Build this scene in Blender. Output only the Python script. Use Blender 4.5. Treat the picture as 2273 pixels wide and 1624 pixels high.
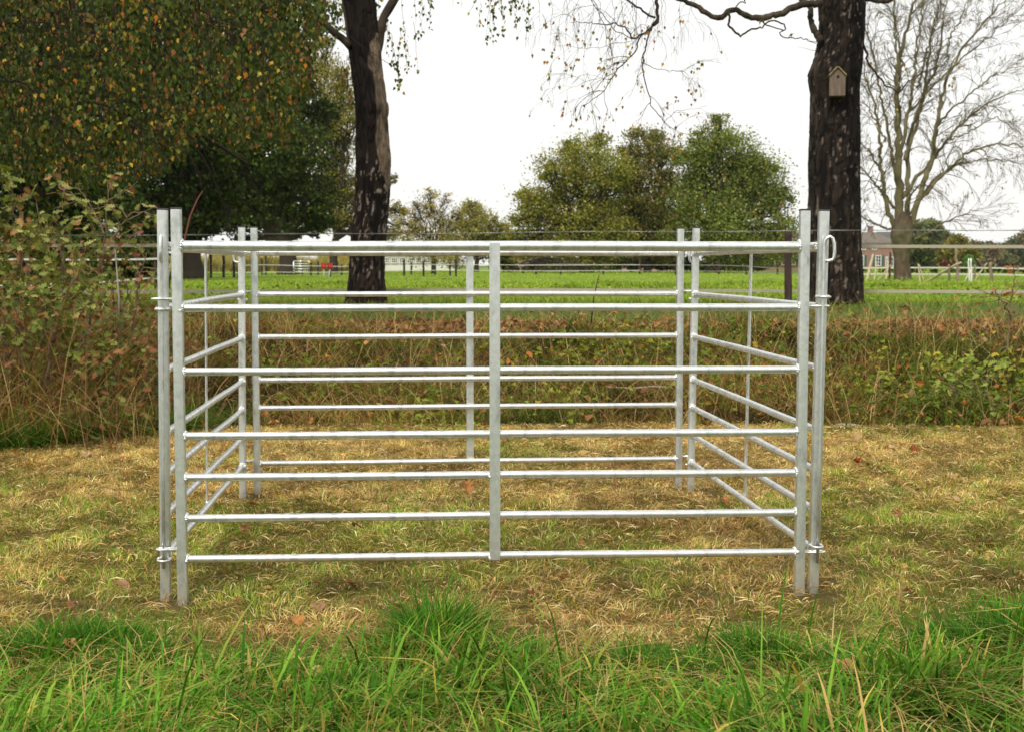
import bpy, math
import numpy as np
from mathutils import Vector, Matrix

for o in list(bpy.data.objects): bpy.data.objects.remove(o)
SC = bpy.context.scene
COL = SC.collection
R = math.radians

# ---------------------------------------------------------------- camera
FPX = 3042.0            # focal length in units of a 2273-wide picture
CX, CY = 1136.5, 812.0
CAMZ = 1.0
PITCH = math.atan(222.0/FPX)
cam = bpy.data.cameras.new('camera')
cam.sensor_width = 36.0
cam.lens = 36.0*FPX/2273.0
cam.clip_start = 0.05; cam.clip_end = 6000
cam.dof.use_dof = True; cam.dof.focus_distance = 4.3; cam.dof.aperture_fstop = 10.0
camo = bpy.data.objects.new('camera', cam); COL.objects.link(camo)
camo.location = (0, 0, CAMZ); camo.rotation_euler = (math.pi/2-PITCH, 0, 0)
SC.camera = camo

# ---------------------------------------------------------------- world and sun (overcast)
SUN_EL, SUN_AZ = 48.0, 205.0
w = bpy.data.worlds.new('World'); SC.world = w; w.use_nodes = True
nt = w.node_tree; nt.nodes.clear()
out = nt.nodes.new('ShaderNodeOutputWorld')
sky = nt.nodes.new('ShaderNodeTexSky'); sky.sky_type = 'NISHITA'; sky.sun_disc = False
sky.sun_elevation = R(SUN_EL); sky.sun_rotation = R(SUN_AZ); sky.dust_density = 4.0; sky.air_density = 1.5
b1 = nt.nodes.new('ShaderNodeBackground'); b1.inputs['Strength'].default_value = 0.10
nt.links.new(sky.outputs[0], b1.inputs['Color'])
b2 = nt.nodes.new('ShaderNodeBackground'); b2.inputs['Strength'].default_value = 0.64
tc = nt.nodes.new('ShaderNodeTexCoord')
no = nt.nodes.new('ShaderNodeTexNoise'); no.inputs['Scale'].default_value = 1.6; no.inputs['Detail'].default_value = 3
nt.links.new(tc.outputs['Generated'], no.inputs['Vector'])
cr = nt.nodes.new('ShaderNodeValToRGB')
cr.color_ramp.elements[0].position = 0.3; cr.color_ramp.elements[0].color = (.85, .845, .825, 1)
cr.color_ramp.elements[1].position = 0.7; cr.color_ramp.elements[1].color = (.94, .93, .90, 1)
nt.links.new(no.outputs['Fac'], cr.inputs['Fac']); nt.links.new(cr.outputs[0], b2.inputs['Color'])
mx = nt.nodes.new('ShaderNodeMixShader'); mx.inputs[0].default_value = 0.93
nt.links.new(b1.outputs[0], mx.inputs[1]); nt.links.new(b2.outputs[0], mx.inputs[2])
nt.links.new(mx.outputs[0], out.inputs['Surface'])
sl = bpy.data.lights.new('sun', 'SUN'); sl.energy = 1.5; sl.angle = R(16); sl.color = (1, .96, .88)
so = bpy.data.objects.new('sun', sl); COL.objects.link(so)
so.rotation_euler = (R(90-SUN_EL), 0, R(-SUN_AZ+180+0))
# sun direction: the lamp shines from azimuth SUN_AZ (behind the camera, a little to the left)
az = R(SUN_AZ); d = Vector((math.sin(az)*math.cos(R(SUN_EL)), math.cos(az)*math.cos(R(SUN_EL)), math.sin(R(SUN_EL))))
so.rotation_euler = d.to_track_quat('Z', 'Y').to_euler()

SC.view_settings.view_transform = 'Standard'; SC.view_settings.look = 'None'
SC.view_settings.gamma = 1.0; SC.view_settings.use_curve_mapping = False
SC.view_settings.exposure = 0.93
SC.render.engine = 'CYCLES'
SC.cycles.use_denoising = True
SC.cycles.max_bounces = 6; SC.cycles.diffuse_bounces = 3; SC.cycles.glossy_bounces = 3
SC.cycles.transmission_bounces = 3; SC.cycles.transparent_max_bounces = 4; SC.cycles.caustics_reflective = False

# ---------------------------------------------------------------- projection helpers
CPI, SPI = math.cos(PITCH), math.sin(PITCH)
def ray(px, py):
    u = (px-CX)/FPX; v = -(py-CY)/FPX
    return np.array([u, CPI+v*SPI, -SPI+v*CPI])
def P(px, py, Y):
    r = ray(px, py); t = Y/r[1]
    return np.array([r[0]*t, Y, CAMZ+r[2]*t])
def G(px, py, z=0.0):
    r = ray(px, py); t = (z-CAMZ)/r[2]
    return np.array([r[0]*t, r[1]*t, z])
def proj(x, y, z):
    dz = z-CAMZ
    dep = y*CPI-dz*SPI; up = y*SPI+dz*CPI
    return CX+FPX*x/dep, CY-FPX*up/dep

# ---------------------------------------------------------------- noise
def _h(ix, iy, iz, s):
    n = (ix.astype(np.int64)*374761393+iy.astype(np.int64)*668265263+iz.astype(np.int64)*2147483647+s*974711)&0xffffffff
    n = ((n^(n>>13))*1274126177)&0xffffffff
    return ((n^(n>>16))&0xffff)/65535.0
def vnoise(x, y, z=0.0, s=0):
    x = np.asarray(x, float); y = np.asarray(y, float)+np.zeros_like(x); z = np.asarray(z, float)+np.zeros_like(x)
    x0, y0, z0 = np.floor(x), np.floor(y), np.floor(z)
    fx, fy, fz = x-x0, y-y0, z-z0
    fx = fx*fx*(3-2*fx); fy = fy*fy*(3-2*fy); fz = fz*fz*(3-2*fz)
    r = 0
    for a in (0, 1):
        for b in (0, 1):
            for c in (0, 1):
                wgt = (fx if a else 1-fx)*(fy if b else 1-fy)*(fz if c else 1-fz)
                r = r+wgt*_h(x0+a, y0+b, z0+c, s)
    return r
def fbm(x, y, z=0.0, s=0, o=3):
    r = 0; a = .5; t = 0
    for i in range(o):
        r = r+a*vnoise(np.asarray(x)*2**i, np.asarray(y)*2**i, np.asarray(z)*2**i, s+i*17); t += a; a *= .5
    return r/t
def sstep(a, b, x):
    t = np.clip((np.asarray(x, float)-a)/(b-a), 0, 1); return t*t*(3-2*t)

# ---------------------------------------------------------------- terrain
def bank0(x):       # where the mown strip ends and the bank begins
    return 8.45-1.1*sstep(-1.6, -3.0, x)+.25*(vnoise(np.asarray(x)*1.3, 0*np.asarray(x), 0, 5)-.5)
def H(x, y):
    x = np.asarray(x, float); y = np.asarray(y, float)
    b = bank0(x)
    z = .02*(fbm(x*.9, y*.9, 0, 3, 3)-.5)*sstep(0, 2, y)
    z = z+.014*(fbm(x*6, y*6, 0, 9, 2)-.5)*(y < 30)*(y > -5)
    z = z-.05*sstep(b-.1, b+.25, y)
    z = z-.010*sstep(3.5, 4.0, y)*sstep(6.8, 6.3, y)
    z = z+.46*sstep(b+.1, b+3.4, y)+.03*sstep(11.5, 12.5, y)
    z = z+.14*sstep(12.6, 15.0, y)
    z = z+.26*(fbm(x*1.7, y*1.7, 0, 21, 3)-.5)*sstep(b, b+.6, y)*(1-sstep(11.4, 12.4, y))
    z = z+.07*(fbm(x*.5, y*.35, 0, 31, 3)-.5)*sstep(14, 20, y)
    z = z+.0004*np.clip(y-15, 0, 200)
    return z

# ---------------------------------------------------------------- object helpers
def link(o, parent=None):
    COL.objects.link(o)
    if parent is not None: o.parent = parent
    return o
def tag(o, label=None, cat=None, group=None, kind=None):
    if label: o['label'] = label
    if cat: o['category'] = cat
    if group: o['group'] = group
    if kind: o['kind'] = kind
    return o
def empty(name, loc=(0, 0, 0), rz=0.0, **k):
    o = bpy.data.objects.new(name, None); o.location = loc; o.rotation_euler = (0, 0, rz)
    o.empty_display_size = .1
    link(o); tag(o, **k); return o
def np_mesh(name, V, F, mat, parent=None, col=None, smooth=False, colname='col', loc=None):
    """V (n,3), F list of (m,k) int arrays (k = 3 or 4), col (n,3)"""
    me = bpy.data.meshes.new(name)
    V = np.asarray(V, np.float32)
    if not isinstance(F, (list, tuple)): F = [F]
    F = [np.asarray(f, np.int32) for f in F if len(f)]
    me.vertices.add(len(V)); me.vertices.foreach_set('co', V.ravel())
    nl = sum(f.size for f in F); nf = sum(len(f) for f in F)
    me.loops.add(nl); me.polygons.add(nf)
    me.loops.foreach_set('vertex_index', np.concatenate([f.ravel() for f in F]))
    tot = np.concatenate([np.full(len(f), f.shape[1], np.int32) for f in F])
    st = np.concatenate([[0], np.cumsum(tot)[:-1]]).astype(np.int32)
    me.polygons.foreach_set('loop_start', st)
    me.polygons.foreach_set('use_smooth', np.full(nf, smooth))
    if col is not None:
        a = me.attributes.new(colname, 'FLOAT_COLOR', 'POINT')
        c = np.ones((len(V), 4), np.float32); c[:, :3] = col
        a.data.foreach_set('color', c.ravel())
    me.update(calc_edges=True)
    if mat: me.materials.append(mat)
    o = bpy.data.objects.new(name, me)
    if loc is not None: o.location = loc
    link(o, parent); return o

class MB:
    """collects primitives and links them as one mesh"""
    def __init__(s): s.v = []; s.f4 = []; s.f3 = []; s.n = 0; s.c = []
    def add(s, V, f4=None, f3=None, col=None):
        V = np.asarray(V, float)
        if f4 is not None and len(f4): s.f4.append(np.asarray(f4)+s.n)
        if f3 is not None and len(f3): s.f3.append(np.asarray(f3)+s.n)
        s.v.append(V); s.n += len(V)
        s.c.append(np.tile(col if col is not None else (1, 1, 1), (len(V), 1)) if (col is None or np.ndim(col) == 1) else np.asarray(col))
        return s
    def box(s, c, d, rot=None, bev=0.0, col=None):
        c = np.asarray(c, float); h = np.asarray(d, float)/2
        if bev <= 0:
            V = np.array([[i, j, k] for k in (-1, 1) for j in (-1, 1) for i in (-1, 1)])*h
            f = [[0, 2, 3, 1], [4, 5, 7, 6], [0, 1, 5, 4], [2, 6, 7, 3], [0, 4, 6, 2], [1, 3, 7, 5]]
            if rot is not None: V = V@np.array(rot).T
            return s.add(V+c, f, None, col)
        b = bev; V = []
        for (zz, ins) in ((-h[2], b), (-h[2]+b, 0), (h[2]-b, 0), (h[2], b)):
            for (sx, sy) in ((1, 1), (-1, 1), (-1, -1), (1, -1)):
                X, Y = h[0]-ins, h[1]-ins
                bb = b if ins == 0 else b*.5
                a1 = (sx*X, sy*(Y-bb)); a2 = (sx*(X-bb), sy*Y)
                pr = (a1, a2) if sx*sy > 0 else (a2, a1)
                for q in pr: V.append((q[0], q[1], zz))
        V = np.array(V); f = []
        for k in range(3):
            for i in range(8):
                j = (i+1) % 8; f.append([k*8+i, k*8+j, k*8+8+j, k*8+8+i])
        f4 = f; 
        caps = []
        for base, flip in ((0, True), (24, False)):
            idx = [base+i for i in range(8)]
            qs = [[idx[0], idx[1], idx[2], idx[7]], [idx[7], idx[2], idx[3], idx[6]], [idx[6], idx[3], idx[4], idx[5]]]
            for q in qs: caps.append(q[::-1] if flip else q)
        if rot is not None: V = V@np.array(rot).T
        return s.add(V+c, f4+caps, None, col)
    def tube(s, pts, rad, n=8, caps=True, col=None):
        pts = np.asarray(pts, float); m = len(pts)
        rad = np.full(m, rad) if np.ndim(rad) == 0 else np.asarray(rad, float)
        t = np.gradient(pts, axis=0); t /= np.linalg.norm(t, axis=1)[:, None]+1e-12
        ref = np.array([0, 0, 1.0]) if abs(t[0][2]) < .9 else np.array([1.0, 0, 0])
        u = np.cross(ref, t[0]); u /= np.linalg.norm(u)
        V = []
        ang = np.linspace(0, 2*math.pi, n, endpoint=False)
        for i in range(m):
            u = u-t[i]*np.dot(u, t[i]); u /= np.linalg.norm(u)+1e-12
            v = np.cross(t[i], u)
            V.append(pts[i]+rad[i]*(np.cos(ang)[:, None]*u+np.sin(ang)[:, None]*v))
        V = np.concatenate(V); f = []
        for i in range(m-1):
            a = i*n+np.arange(n); b = i*n+(np.arange(n)+1) % n
            f.append(np.stack([a, b, b+n, a+n], 1))
        f = np.concatenate(f); f3 = []
        if caps:
            V = np.concatenate([V, pts[:1], pts[-1:]]); k = m*n
            a = np.arange(n); b = (a+1) % n
            f3 = np.concatenate([np.stack([b, a, np.full(n, k)], 1), np.stack([(m-1)*n+a, (m-1)*n+b, np.full(n, k+1)], 1)])
        if col is not None and np.ndim(col) == 2:
            cc = np.repeat(np.asarray(col), n, 0)
            if caps: cc = np.concatenate([cc, cc[:1], cc[-1:]])
            col = cc
        return s.add(V, f, f3, col)
    def sphere(s, c, r, nu=8, nv=6, sc=(1, 1, 1), jit=0, seed=0, col=None):
        rg = np.random.default_rng(seed)
        V = [[0, 0, 1]]
        for i in range(1, nv):
            th = math.pi*i/nv
            for j in range(nu):
                ph = 2*math.pi*j/nu; V.append([math.sin(th)*math.cos(ph), math.sin(th)*math.sin(ph), math.cos(th)])
        V.append([0, 0, -1]); V = np.array(V)
        if jit: V = V*(1+jit*rg.uniform(-1, 1, (len(V), 1)))
        V = V*r*np.asarray(sc)+np.asarray(c); f4 = []; f3 = []
        for j in range(nu): f3.append([0, 1+j, 1+(j+1) % nu])
        for i in range(nv-2):
            for j in range(nu):
                a = 1+i*nu+j; b = 1+i*nu+(j+1) % nu; f4.append([a, a+nu, b+nu, b])
        k = 1+(nv-1)*nu; o = 1+(nv-2)*nu
        for j in range(nu): f3.append([k, o+(j+1) % nu, o+j])
        return s.add(V, f4, f3, col)
    def prism(s, poly, z0, z1, axis='z', col=None):
        """extrude a convex-ish polygon (fan caps)"""
        poly = np.asarray(poly, float); n = len(poly)
        def lift(z):
            if axis == 'z': return np.c_[poly, np.full(n, z)]
            if axis == 'y': return np.c_[poly[:, 0], np.full(n, z), poly[:, 1]]
            return np.c_[np.full(n, z), poly]
        V = np.concatenate([lift(z0), lift(z1)]); a = np.arange(n); b = (a+1) % n
        f4 = np.stack([a, b, b+n, a+n], 1)
        f3 = [[0, i+1, i] for i in range(1, n-1)]+[[n, n+i, n+i+1] for i in range(1, n-1)]
        return s.add(V, f4, f3, col)
    def build(s, name, mat, parent=None, smooth=False, color=False, loc=None, **k):
        F = []
        if s.f4: F.append(np.concatenate(s.f4))
        if s.f3: F.append(np.concatenate(s.f3))
        o = np_mesh(name, np.concatenate(s.v), F, mat, parent, np.concatenate(s.c) if color else None, smooth, loc=loc)
        tag(o, **k); return o

def smooth_angle(o, deg=40):
    me = o.data
    me.polygons.foreach_set('use_smooth', np.ones(len(me.polygons), bool))
    try: me.set_sharp_from_angle(angle=R(deg))
    except Exception: pass
    return o

# ---------------------------------------------------------------- materials
def new_mat(name):
    m = bpy.data.materials.new(name); m.use_nodes = True
    nt = m.node_tree; bs = nt.nodes.get('Principled BSDF'); return m, nt, bs
def N(nt, t, **k):
    n = nt.nodes.new(t)
    for a, b in k.items():
        if a in n.inputs: n.inputs[a].default_value = b
        else: setattr(n, a, b)
    return n
def noise(nt, scale, detail=4, rough=.55, vec=None, stretch=None, coord='Object'):
    t = nt.nodes.new('ShaderNodeTexCoord'); n = nt.nodes.new('ShaderNodeTexNoise')
    n.inputs['Scale'].default_value = scale; n.inputs['Detail'].default_value = detail; n.inputs['Roughness'].default_value = rough
    if stretch:
        mp = nt.nodes.new('ShaderNodeMapping'); mp.inputs['Scale'].default_value = stretch
        nt.links.new(t.outputs[coord], mp.inputs[0]); nt.links.new(mp.outputs[0], n.inputs['Vector'])
    else: nt.links.new(t.outputs[coord], n.inputs['Vector'])
    return n
def ramp(nt, src, stops):
    r = nt.nodes.new('ShaderNodeValToRGB'); e = r.color_ramp.elements
    while len(e) < len(stops): e.new(.5)
    for i, (p, c) in enumerate(stops):
        e[i].position = p; e[i].color = (*c, 1) if len(c) == 3 else c
    nt.links.new(src, r.inputs['Fac']); return r
def bump(nt, bs, src, dist, strength=.6):
    b = nt.nodes.new('ShaderNodeBump'); b.inputs['Distance'].default_value = dist; b.inputs['Strength'].default_value = strength
    nt.links.new(src, b.inputs['Height']); nt.links.new(b.outputs[0], bs.inputs['Normal']); return b
def plain(name, col, rough=.6, var=.18, scale=8, metal=0, stretch=None, bmp=0, coord='Object'):
    m, nt, bs = new_mat(name)
    n = noise(nt, scale, stretch=stretch, coord=coord); c = np.array(col)
    r = ramp(nt, n.outputs['Fac'], [(.25, tuple(c*(1-var))), (.75, tuple(np.minimum(c*(1+var), .95)))])
    nt.links.new(r.outputs[0], bs.inputs['Base Color']); bs.inputs['Roughness'].default_value = rough
    bs.inputs['Metallic'].default_value = metal
    if bmp: bump(nt, bs, n.outputs['Fac'], bmp)
    return m
def foliage(name, transl=.35, rough=.5, spec=.35):
    m, nt, bs = new_mat(name)
    a = nt.nodes.new('ShaderNodeAttribute'); a.attribute_name = 'col'
    nt.links.new(a.outputs['Color'], bs.inputs['Base Color'])
    bs.inputs['Roughness'].default_value = rough; bs.inputs['Specular IOR Level'].default_value = spec
    tr = nt.nodes.new('ShaderNodeBsdfTranslucent')
    g = nt.nodes.new('ShaderNodeMixRGB'); g.blend_type = 'MULTIPLY'; g.inputs[0].default_value = 1; g.inputs[2].default_value = (1.25, 1.2, .6, 1)
    nt.links.new(a.outputs['Color'], g.inputs[1]); nt.links.new(g.outputs[0], tr.inputs['Color'])
    mxs = nt.nodes.new('ShaderNodeMixShader'); mxs.inputs[0].default_value = transl
    nt.links.new(bs.outputs[0], mxs.inputs[1]); nt.links.new(tr.outputs[0], mxs.inputs[2])
    nt.links.new(mxs.outputs[0], nt.nodes['Material Output'].inputs['Surface'])
    return m
def vcol(name, rough=.85, bs_scale=0, dist=.01, mult=.25, stretch=None):
    m, nt, bs = new_mat(name)
    a = nt.nodes.new('ShaderNodeAttribute'); a.attribute_name = 'col'
    if bs_scale:
        n = noise(nt, bs_scale, 5, .65, stretch=stretch)
        r = ramp(nt, n.outputs['Fac'], [(.3, (1-mult*1.6,)*3), (.7, (1+mult,)*3)])
        g = nt.nodes.new('ShaderNodeMixRGB'); g.blend_type = 'MULTIPLY'; g.inputs[0].default_value = 1
        nt.links.new(a.outputs['Color'], g.inputs[1]); nt.links.new(r.outputs[0], g.inputs[2])
        nt.links.new(g.outputs[0], bs.inputs['Base Color']); bump(nt, bs, n.outputs['Fac'], dist, .8)
    else: nt.links.new(a.outputs['Color'], bs.inputs['Base Color'])
    bs.inputs['Roughness'].default_value = rough; bs.inputs['Specular IOR Level'].default_value = .2
    return m

def galvanised():
    m, nt, bs = new_mat('galvanised steel')
    n1 = noise(nt, 26, 5, .6, stretch=(1, 1, .45)); n2 = noise(nt, 160, 3, .6)
    v = nt.nodes.new('ShaderNodeTexVoronoi'); v.inputs['Scale'].default_value = 70
    t = nt.nodes.new('ShaderNodeTexCoord'); nt.links.new(t.outputs['Object'], v.inputs['Vector'])
    r = ramp(nt, n1.outputs['Fac'], [(.32, (.50, .525, .51)), (.46, (.76, .78, .765)), (.70, (.92, .93, .915))])
    r2 = ramp(nt, v.outputs['Color'], [(0, (.88, .88, .88)), (1, (1.06, 1.06, 1.06))])
    g = nt.nodes.new('ShaderNodeMixRGB'); g.blend_type = 'MULTIPLY'; g.inputs[0].default_value = 1
    nt.links.new(r.outputs[0], g.inputs[1]); nt.links.new(r2.outputs[0], g.inputs[2])
    n3 = noise(nt, 3.2, 6, .7)
    r4 = ramp(nt, n3.outputs['Fac'], [(.66, (1, 1, 1)), (.74, (.80, .74, .64))])
    g2 = nt.nodes.new('ShaderNodeMixRGB'); g2.blend_type = 'MULTIPLY'; g2.inputs[0].default_value = 1
    nt.links.new(g.outputs[0], g2.inputs[1]); nt.links.new(r4.outputs[0], g2.inputs[2])
    nt.links.new(g2.outputs[0], bs.inputs['Base Color'])
    bs.inputs['Metallic'].default_value = .84
    r3 = ramp(nt, n1.outputs['Fac'], [(.3, (.42,)*3), (.7, (.26,)*3)])
    nt.links.new(r3.outputs[0], bs.inputs['Roughness'])
    bump(nt, bs, n2.outputs['Fac'], .0006, .5)
    return m
M = {}
M['zinc'] = galvanised()
M['cap'] = plain('black plastic', (.03, .022, .02), .5, .3)
M['grass'] = foliage('grass blades', .30, .6, .05)
M['leaf'] = foliage('leaves', .28, .5, .15)
M['leaf_far'] = foliage('far leaves', .22, .6, .08)
M['dead'] = foliage('dead leaves', .15, .7, .2)
M['bark'] = vcol('bark', .9, 60, .006, .3)
M['twig'] = vcol('twig bark', .85)
M['wood'] = plain('weathered wood', (.20, .15, .10), .85, .4, 18, stretch=(1, 1, .15), bmp=.004)
M['darkwood'] = plain('dark wood', (.045, .025, .018), .9, .5, 25, stretch=(1, 1, .12), bmp=.01)
M['palewood'] = plain('pale stripped wood', (.42, .34, .22), .8, .25, 14, stretch=(1, 1, .2), bmp=.003)
M['tape'] = plain('grey fence tape', (.38, .33, .25), .7, .10, 30)
M['whitetape'] = plain('white fence tape', (.62, .60, .55), .7, .15, 20)
M['wire'] = plain('galvanised wire', (.28, .27, .26), .5, .3, 60, metal=.6)
M['blackpost'] = plain('black post', (.02, .018, .016), .7, .3)
M['red'] = plain('red plastic', (.62, .03, .035), .4, .15)
M['white'] = plain('white paint', (.72, .71, .68), .6, .08)
M['glass'], _nt, _b = new_mat('window glass'); _b.inputs['Base Color'].default_value = (.03, .035, .04, 1); _b.inputs['Roughness'].default_value = .12
M['brick'] = plain('far brick wall', (.27, .155, .125), .9, .22, 2.2, coord='Object')
M['pinkwall'] = plain('pink rendered wall', (.50, .31, .24), .9, .08, 1.0)
M['whitewall'] = plain('white boarded wall', (.66, .65, .60), .8, .08, 1.5)
M['thatch'] = plain('old thatch', (.135, .115, .088), .95, .25, 1.6, bmp=.05)
M['slate'] = plain('dark roof tiles', (.085, .08, .078), .8, .25, 2.0, bmp=.02)
M['green'] = plain('dark green paint', (.02, .09, .06), .6, .1)
M['greyshed'] = plain('grey sheet metal', (.30, .34, .36), .6, .1, 1)

# nest box timber
def timber(name, c1, c2):
    m, nt, bs = new_mat(name)
    n = noise(nt, 55, 6, .7, stretch=(1, 1, .08))
    r = ramp(nt, n.outputs['Fac'], [(.3, c1), (.7, c2)])
    nt.links.new(r.outputs[0], bs.inputs['Base Color']); bs.inputs['Roughness'].default_value = .8; bump(nt, bs, n.outputs['Fac'], .002)
    return m
M['boxfront'] = timber('nest box boards', (.085, .060, .042), (.20, .145, .10))
M['boxroof'] = timber('nest box roof boards', (.17, .13, .045), (.32, .26, .12))
M['hole'] = plain('dark hole', (.008, .006, .005), .95)

# ---------------------------------------------------------------- ground sheet
def ground():
    m, nt, bs = new_mat('ground')
    a = nt.nodes.new('ShaderNodeAttribute'); a.attribute_name = 'col'
    n1 = noise(nt, 9, 8, .7); n2 = noise(nt, 1.1, 6, .6)
    r1 = ramp(nt, n1.outputs['Fac'], [(.3, (.55, .55, .55)), (.7, (1.35, 1.35, 1.35))])
    r2 = ramp(nt, n2.outputs['Fac'], [(.3, (.82, .84, .8)), (.7, (1.15, 1.12, 1.1))])
    g = nt.nodes.new('ShaderNodeMixRGB'); g.blend_type = 'MULTIPLY'; g.inputs[0].default_value = 1
    g2 = nt.nodes.new('ShaderNodeMixRGB'); g2.blend_type = 'MULTIPLY'; g2.inputs[0].default_value = 1
    nt.links.new(a.outputs['Color'], g.inputs[1]); nt.links.new(r1.outputs[0], g.inputs[2])
    nt.links.new(g.outputs[0], g2.inputs[1]); nt.links.new(r2.outputs[0], g2.inputs[2])
    nt.links.new(g2.outputs[0], bs.inputs['Base Color']); bs.inputs['Roughness'].default_value = .95
    bs.inputs['Specular IOR Level'].default_value = .1
    bump(nt, bs, n1.outputs['Fac'], .03, .7)
    ys = np.concatenate([[-3000, -800, -200, -60, -20, -8, -3, -1, 0, 1], np.arange(1.6, 16, .07), np.arange(16, 30, .25),
                         np.geomspace(30, 260, 60)[0:], [330, 450, 700, 1200, 2500, 4500]])
    us = np.concatenate([-np.geomspace(60, .75, 16), np.linspace(-.7, .7, 141), np.geomspace(.75, 60, 16)])
    YY, UU = np.meshgrid(ys, us, indexing='ij')
    sc = np.maximum(np.abs(YY), 6.0)*.72
    sc = np.where(YY < 0, np.maximum(-YY, 6)*.72, sc)
    XX = UU*sc
    ZZ = H(XX, YY)
    V = np.stack([XX.ravel(), YY.ravel(), ZZ.ravel()], 1)
    ny, nx = YY.shape; i = np.arange((ny-1)*(nx-1)); r, c = i//(nx-1), i % (nx-1)
    q = r*nx+c; F = np.stack([q, q+1, q+nx+1, q+nx], 1)
    x, y = V[:, 0], V[:, 1]
    mown = np.array([.12, .09, .03]); soil = np.array([.035, .022, .012]); fieldc = np.array([.16, .25, .02]); lit = np.array([.12, .06, .03])
    longg = np.array([.05, .085, .015])
    C = np.tile(mown, (len(V), 1))
    def mixc(C, c, t): return C*(1-t[:, None])+c*t[:, None]
    C = mixc(C, longg, 1-sstep(3.2, 3.7, y))
    C = mixc(C, soil, sstep(bank0(x)-.15, bank0(x)+.1, y))
    C = mixc(C, lit, sstep(11.2, 11.8, y)*.8)
    C = mixc(C, np.array([.07, .11, .02]), sstep(12.6, 13.3, y))
    C = mixc(C, fieldc, sstep(14.0, 17.5, y))
    patch = fbm(x*.12, y*.05, 0, 77, 3)
    C = mixc(C, np.array([.20, .27, .04]), sstep(.5, .75, patch)*sstep(18, 30, y)*.6)
    C = mixc(C, np.array([.10, .14, .05]), sstep(150, 300, y))
    o = np_mesh('ground', V, F, m, None, C, True); tag(o, kind='structure')
    o['label'] = 'mown strip, grassy bank and green pasture beyond'
    return o
ground()

# ---------------------------------------------------------------- scattering helpers
def unit(a): return a/(np.linalg.norm(a, axis=-1, keepdims=True)+1e-9)
def frames(axis, rng, nrm=None):
    y = unit(axis)
    z = rng.normal(size=y.shape) if nrm is None else nrm
    z = unit(z-(z*y).sum(1, keepdims=True)*y); x = np.cross(y, z)
    return np.stack([x, y, z], 2)
def scatter(TV, TF, pos, Rm, sc, colr):
    n, k = len(pos), len(TV)
    sc = np.asarray(sc, float)
    if sc.ndim == 1: S = TV[None]*sc[:, None, None]
    else: S = TV[None]*sc[:, None, :]
    V = np.einsum('nij,nkj->nki', Rm, S)+pos[:, None, :]
    off = (np.arange(n)*k)[:, None, None]
    F = [(f[None]+off).reshape(-1, f.shape[1]) for f in TF]
    return V.reshape(-1, 3), F, np.repeat(colr, k, 0)
def pick(rng, pal, n, var=.15):
    c = np.array([p[:3] for p in pal]); wt = np.array([p[3] for p in pal], float); wt /= wt.sum()
    r = c[rng.choice(len(pal), n, p=wt)]*np.array([1.03, 1.0, .82])
    return np.clip(r*(1+rng.normal(0, var, (n, 1))), .004, .9)
def concat_geo(parts):
    V = []; F = {3: [], 4: []}; C = []; n = 0
    for v, f, c in parts:
        if not len(v): continue
        V.append(v); C.append(c)
        for q in f: F[q.shape[1]].append(q+n)
        n += len(v)
    return np.concatenate(V), [np.concatenate(x) for x in F.values() if x], np.concatenate(C)

BIRCH = (np.array([[0, 0, 0], [.36, .30, .05], [0, .28, 0], [-.36, .30, .05], [.24, .55, .02], [-.24, .55, .02], [0, 1, -.06]]),
         [np.array([[0, 1, 2], [0, 2, 3], [2, 6, 5]]), np.array([[2, 1, 4, 6], [3, 2, 5, 5]])[:1]])
BIRCH = (np.array([[0, 0, 0], [.38, .30, .06], [0, 1, -.05], [-.38, .30, .06], [0, .4, 0]]),
         [np.array([[0, 1, 4], [1, 2, 4], [4, 2, 3], [0, 4, 3]])])
QUAD = (np.array([[0, 0, 0], [.42, .5, .08], [0, 1, 0], [-.42, .5, .08]]), [np.array([[0, 1, 2], [0, 2, 3]])])
def oak_template():
    L = [(0, 0), (.03, .14), (.17, .22), (.07, .32), (.30, .44), (.10, .52), (.36, .68), (.14, .74), (.27, .90), (.08, .92), (0, 1.0)]
    V = []; F = []
    for s in (1, -1):
        for (x, y) in L:
            V.append((s*x, y, .22*abs(x)+.10*math.sin(y*7)*abs(x)*2-.12*y*y)); V.append((0, y, -.12*y*y))
    n = len(L)
    for q in (0, 1):
        for i in range(n-1):
            a = q*2*n+2*i
            f = [a, a+1, a+3, a+2]; F.append(f if q else f[::-1])
    return np.array(V), [np.array(F)]
OAK = oak_template()
def maple_like():
    # broad rounded bramble / ivy leaf
    a = np.linspace(0, 2*math.pi, 9)[:-1]
    V = [(0, .45, 0)]+[(.42*math.sin(t)*(1 if i % 2 else .88), .46-.5*math.cos(t)*(.8 if i % 2 else 1.08)+(.06 if i == 4 else 0), .13*abs(math.sin(t))+.05*math.sin(3*t)) for i, t in enumerate(a)]
    return np.array(V), [np.array([[0, 1+i, 1+(i+1) % 8] for i in range(8)])]
BROAD = maple_like()

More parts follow.
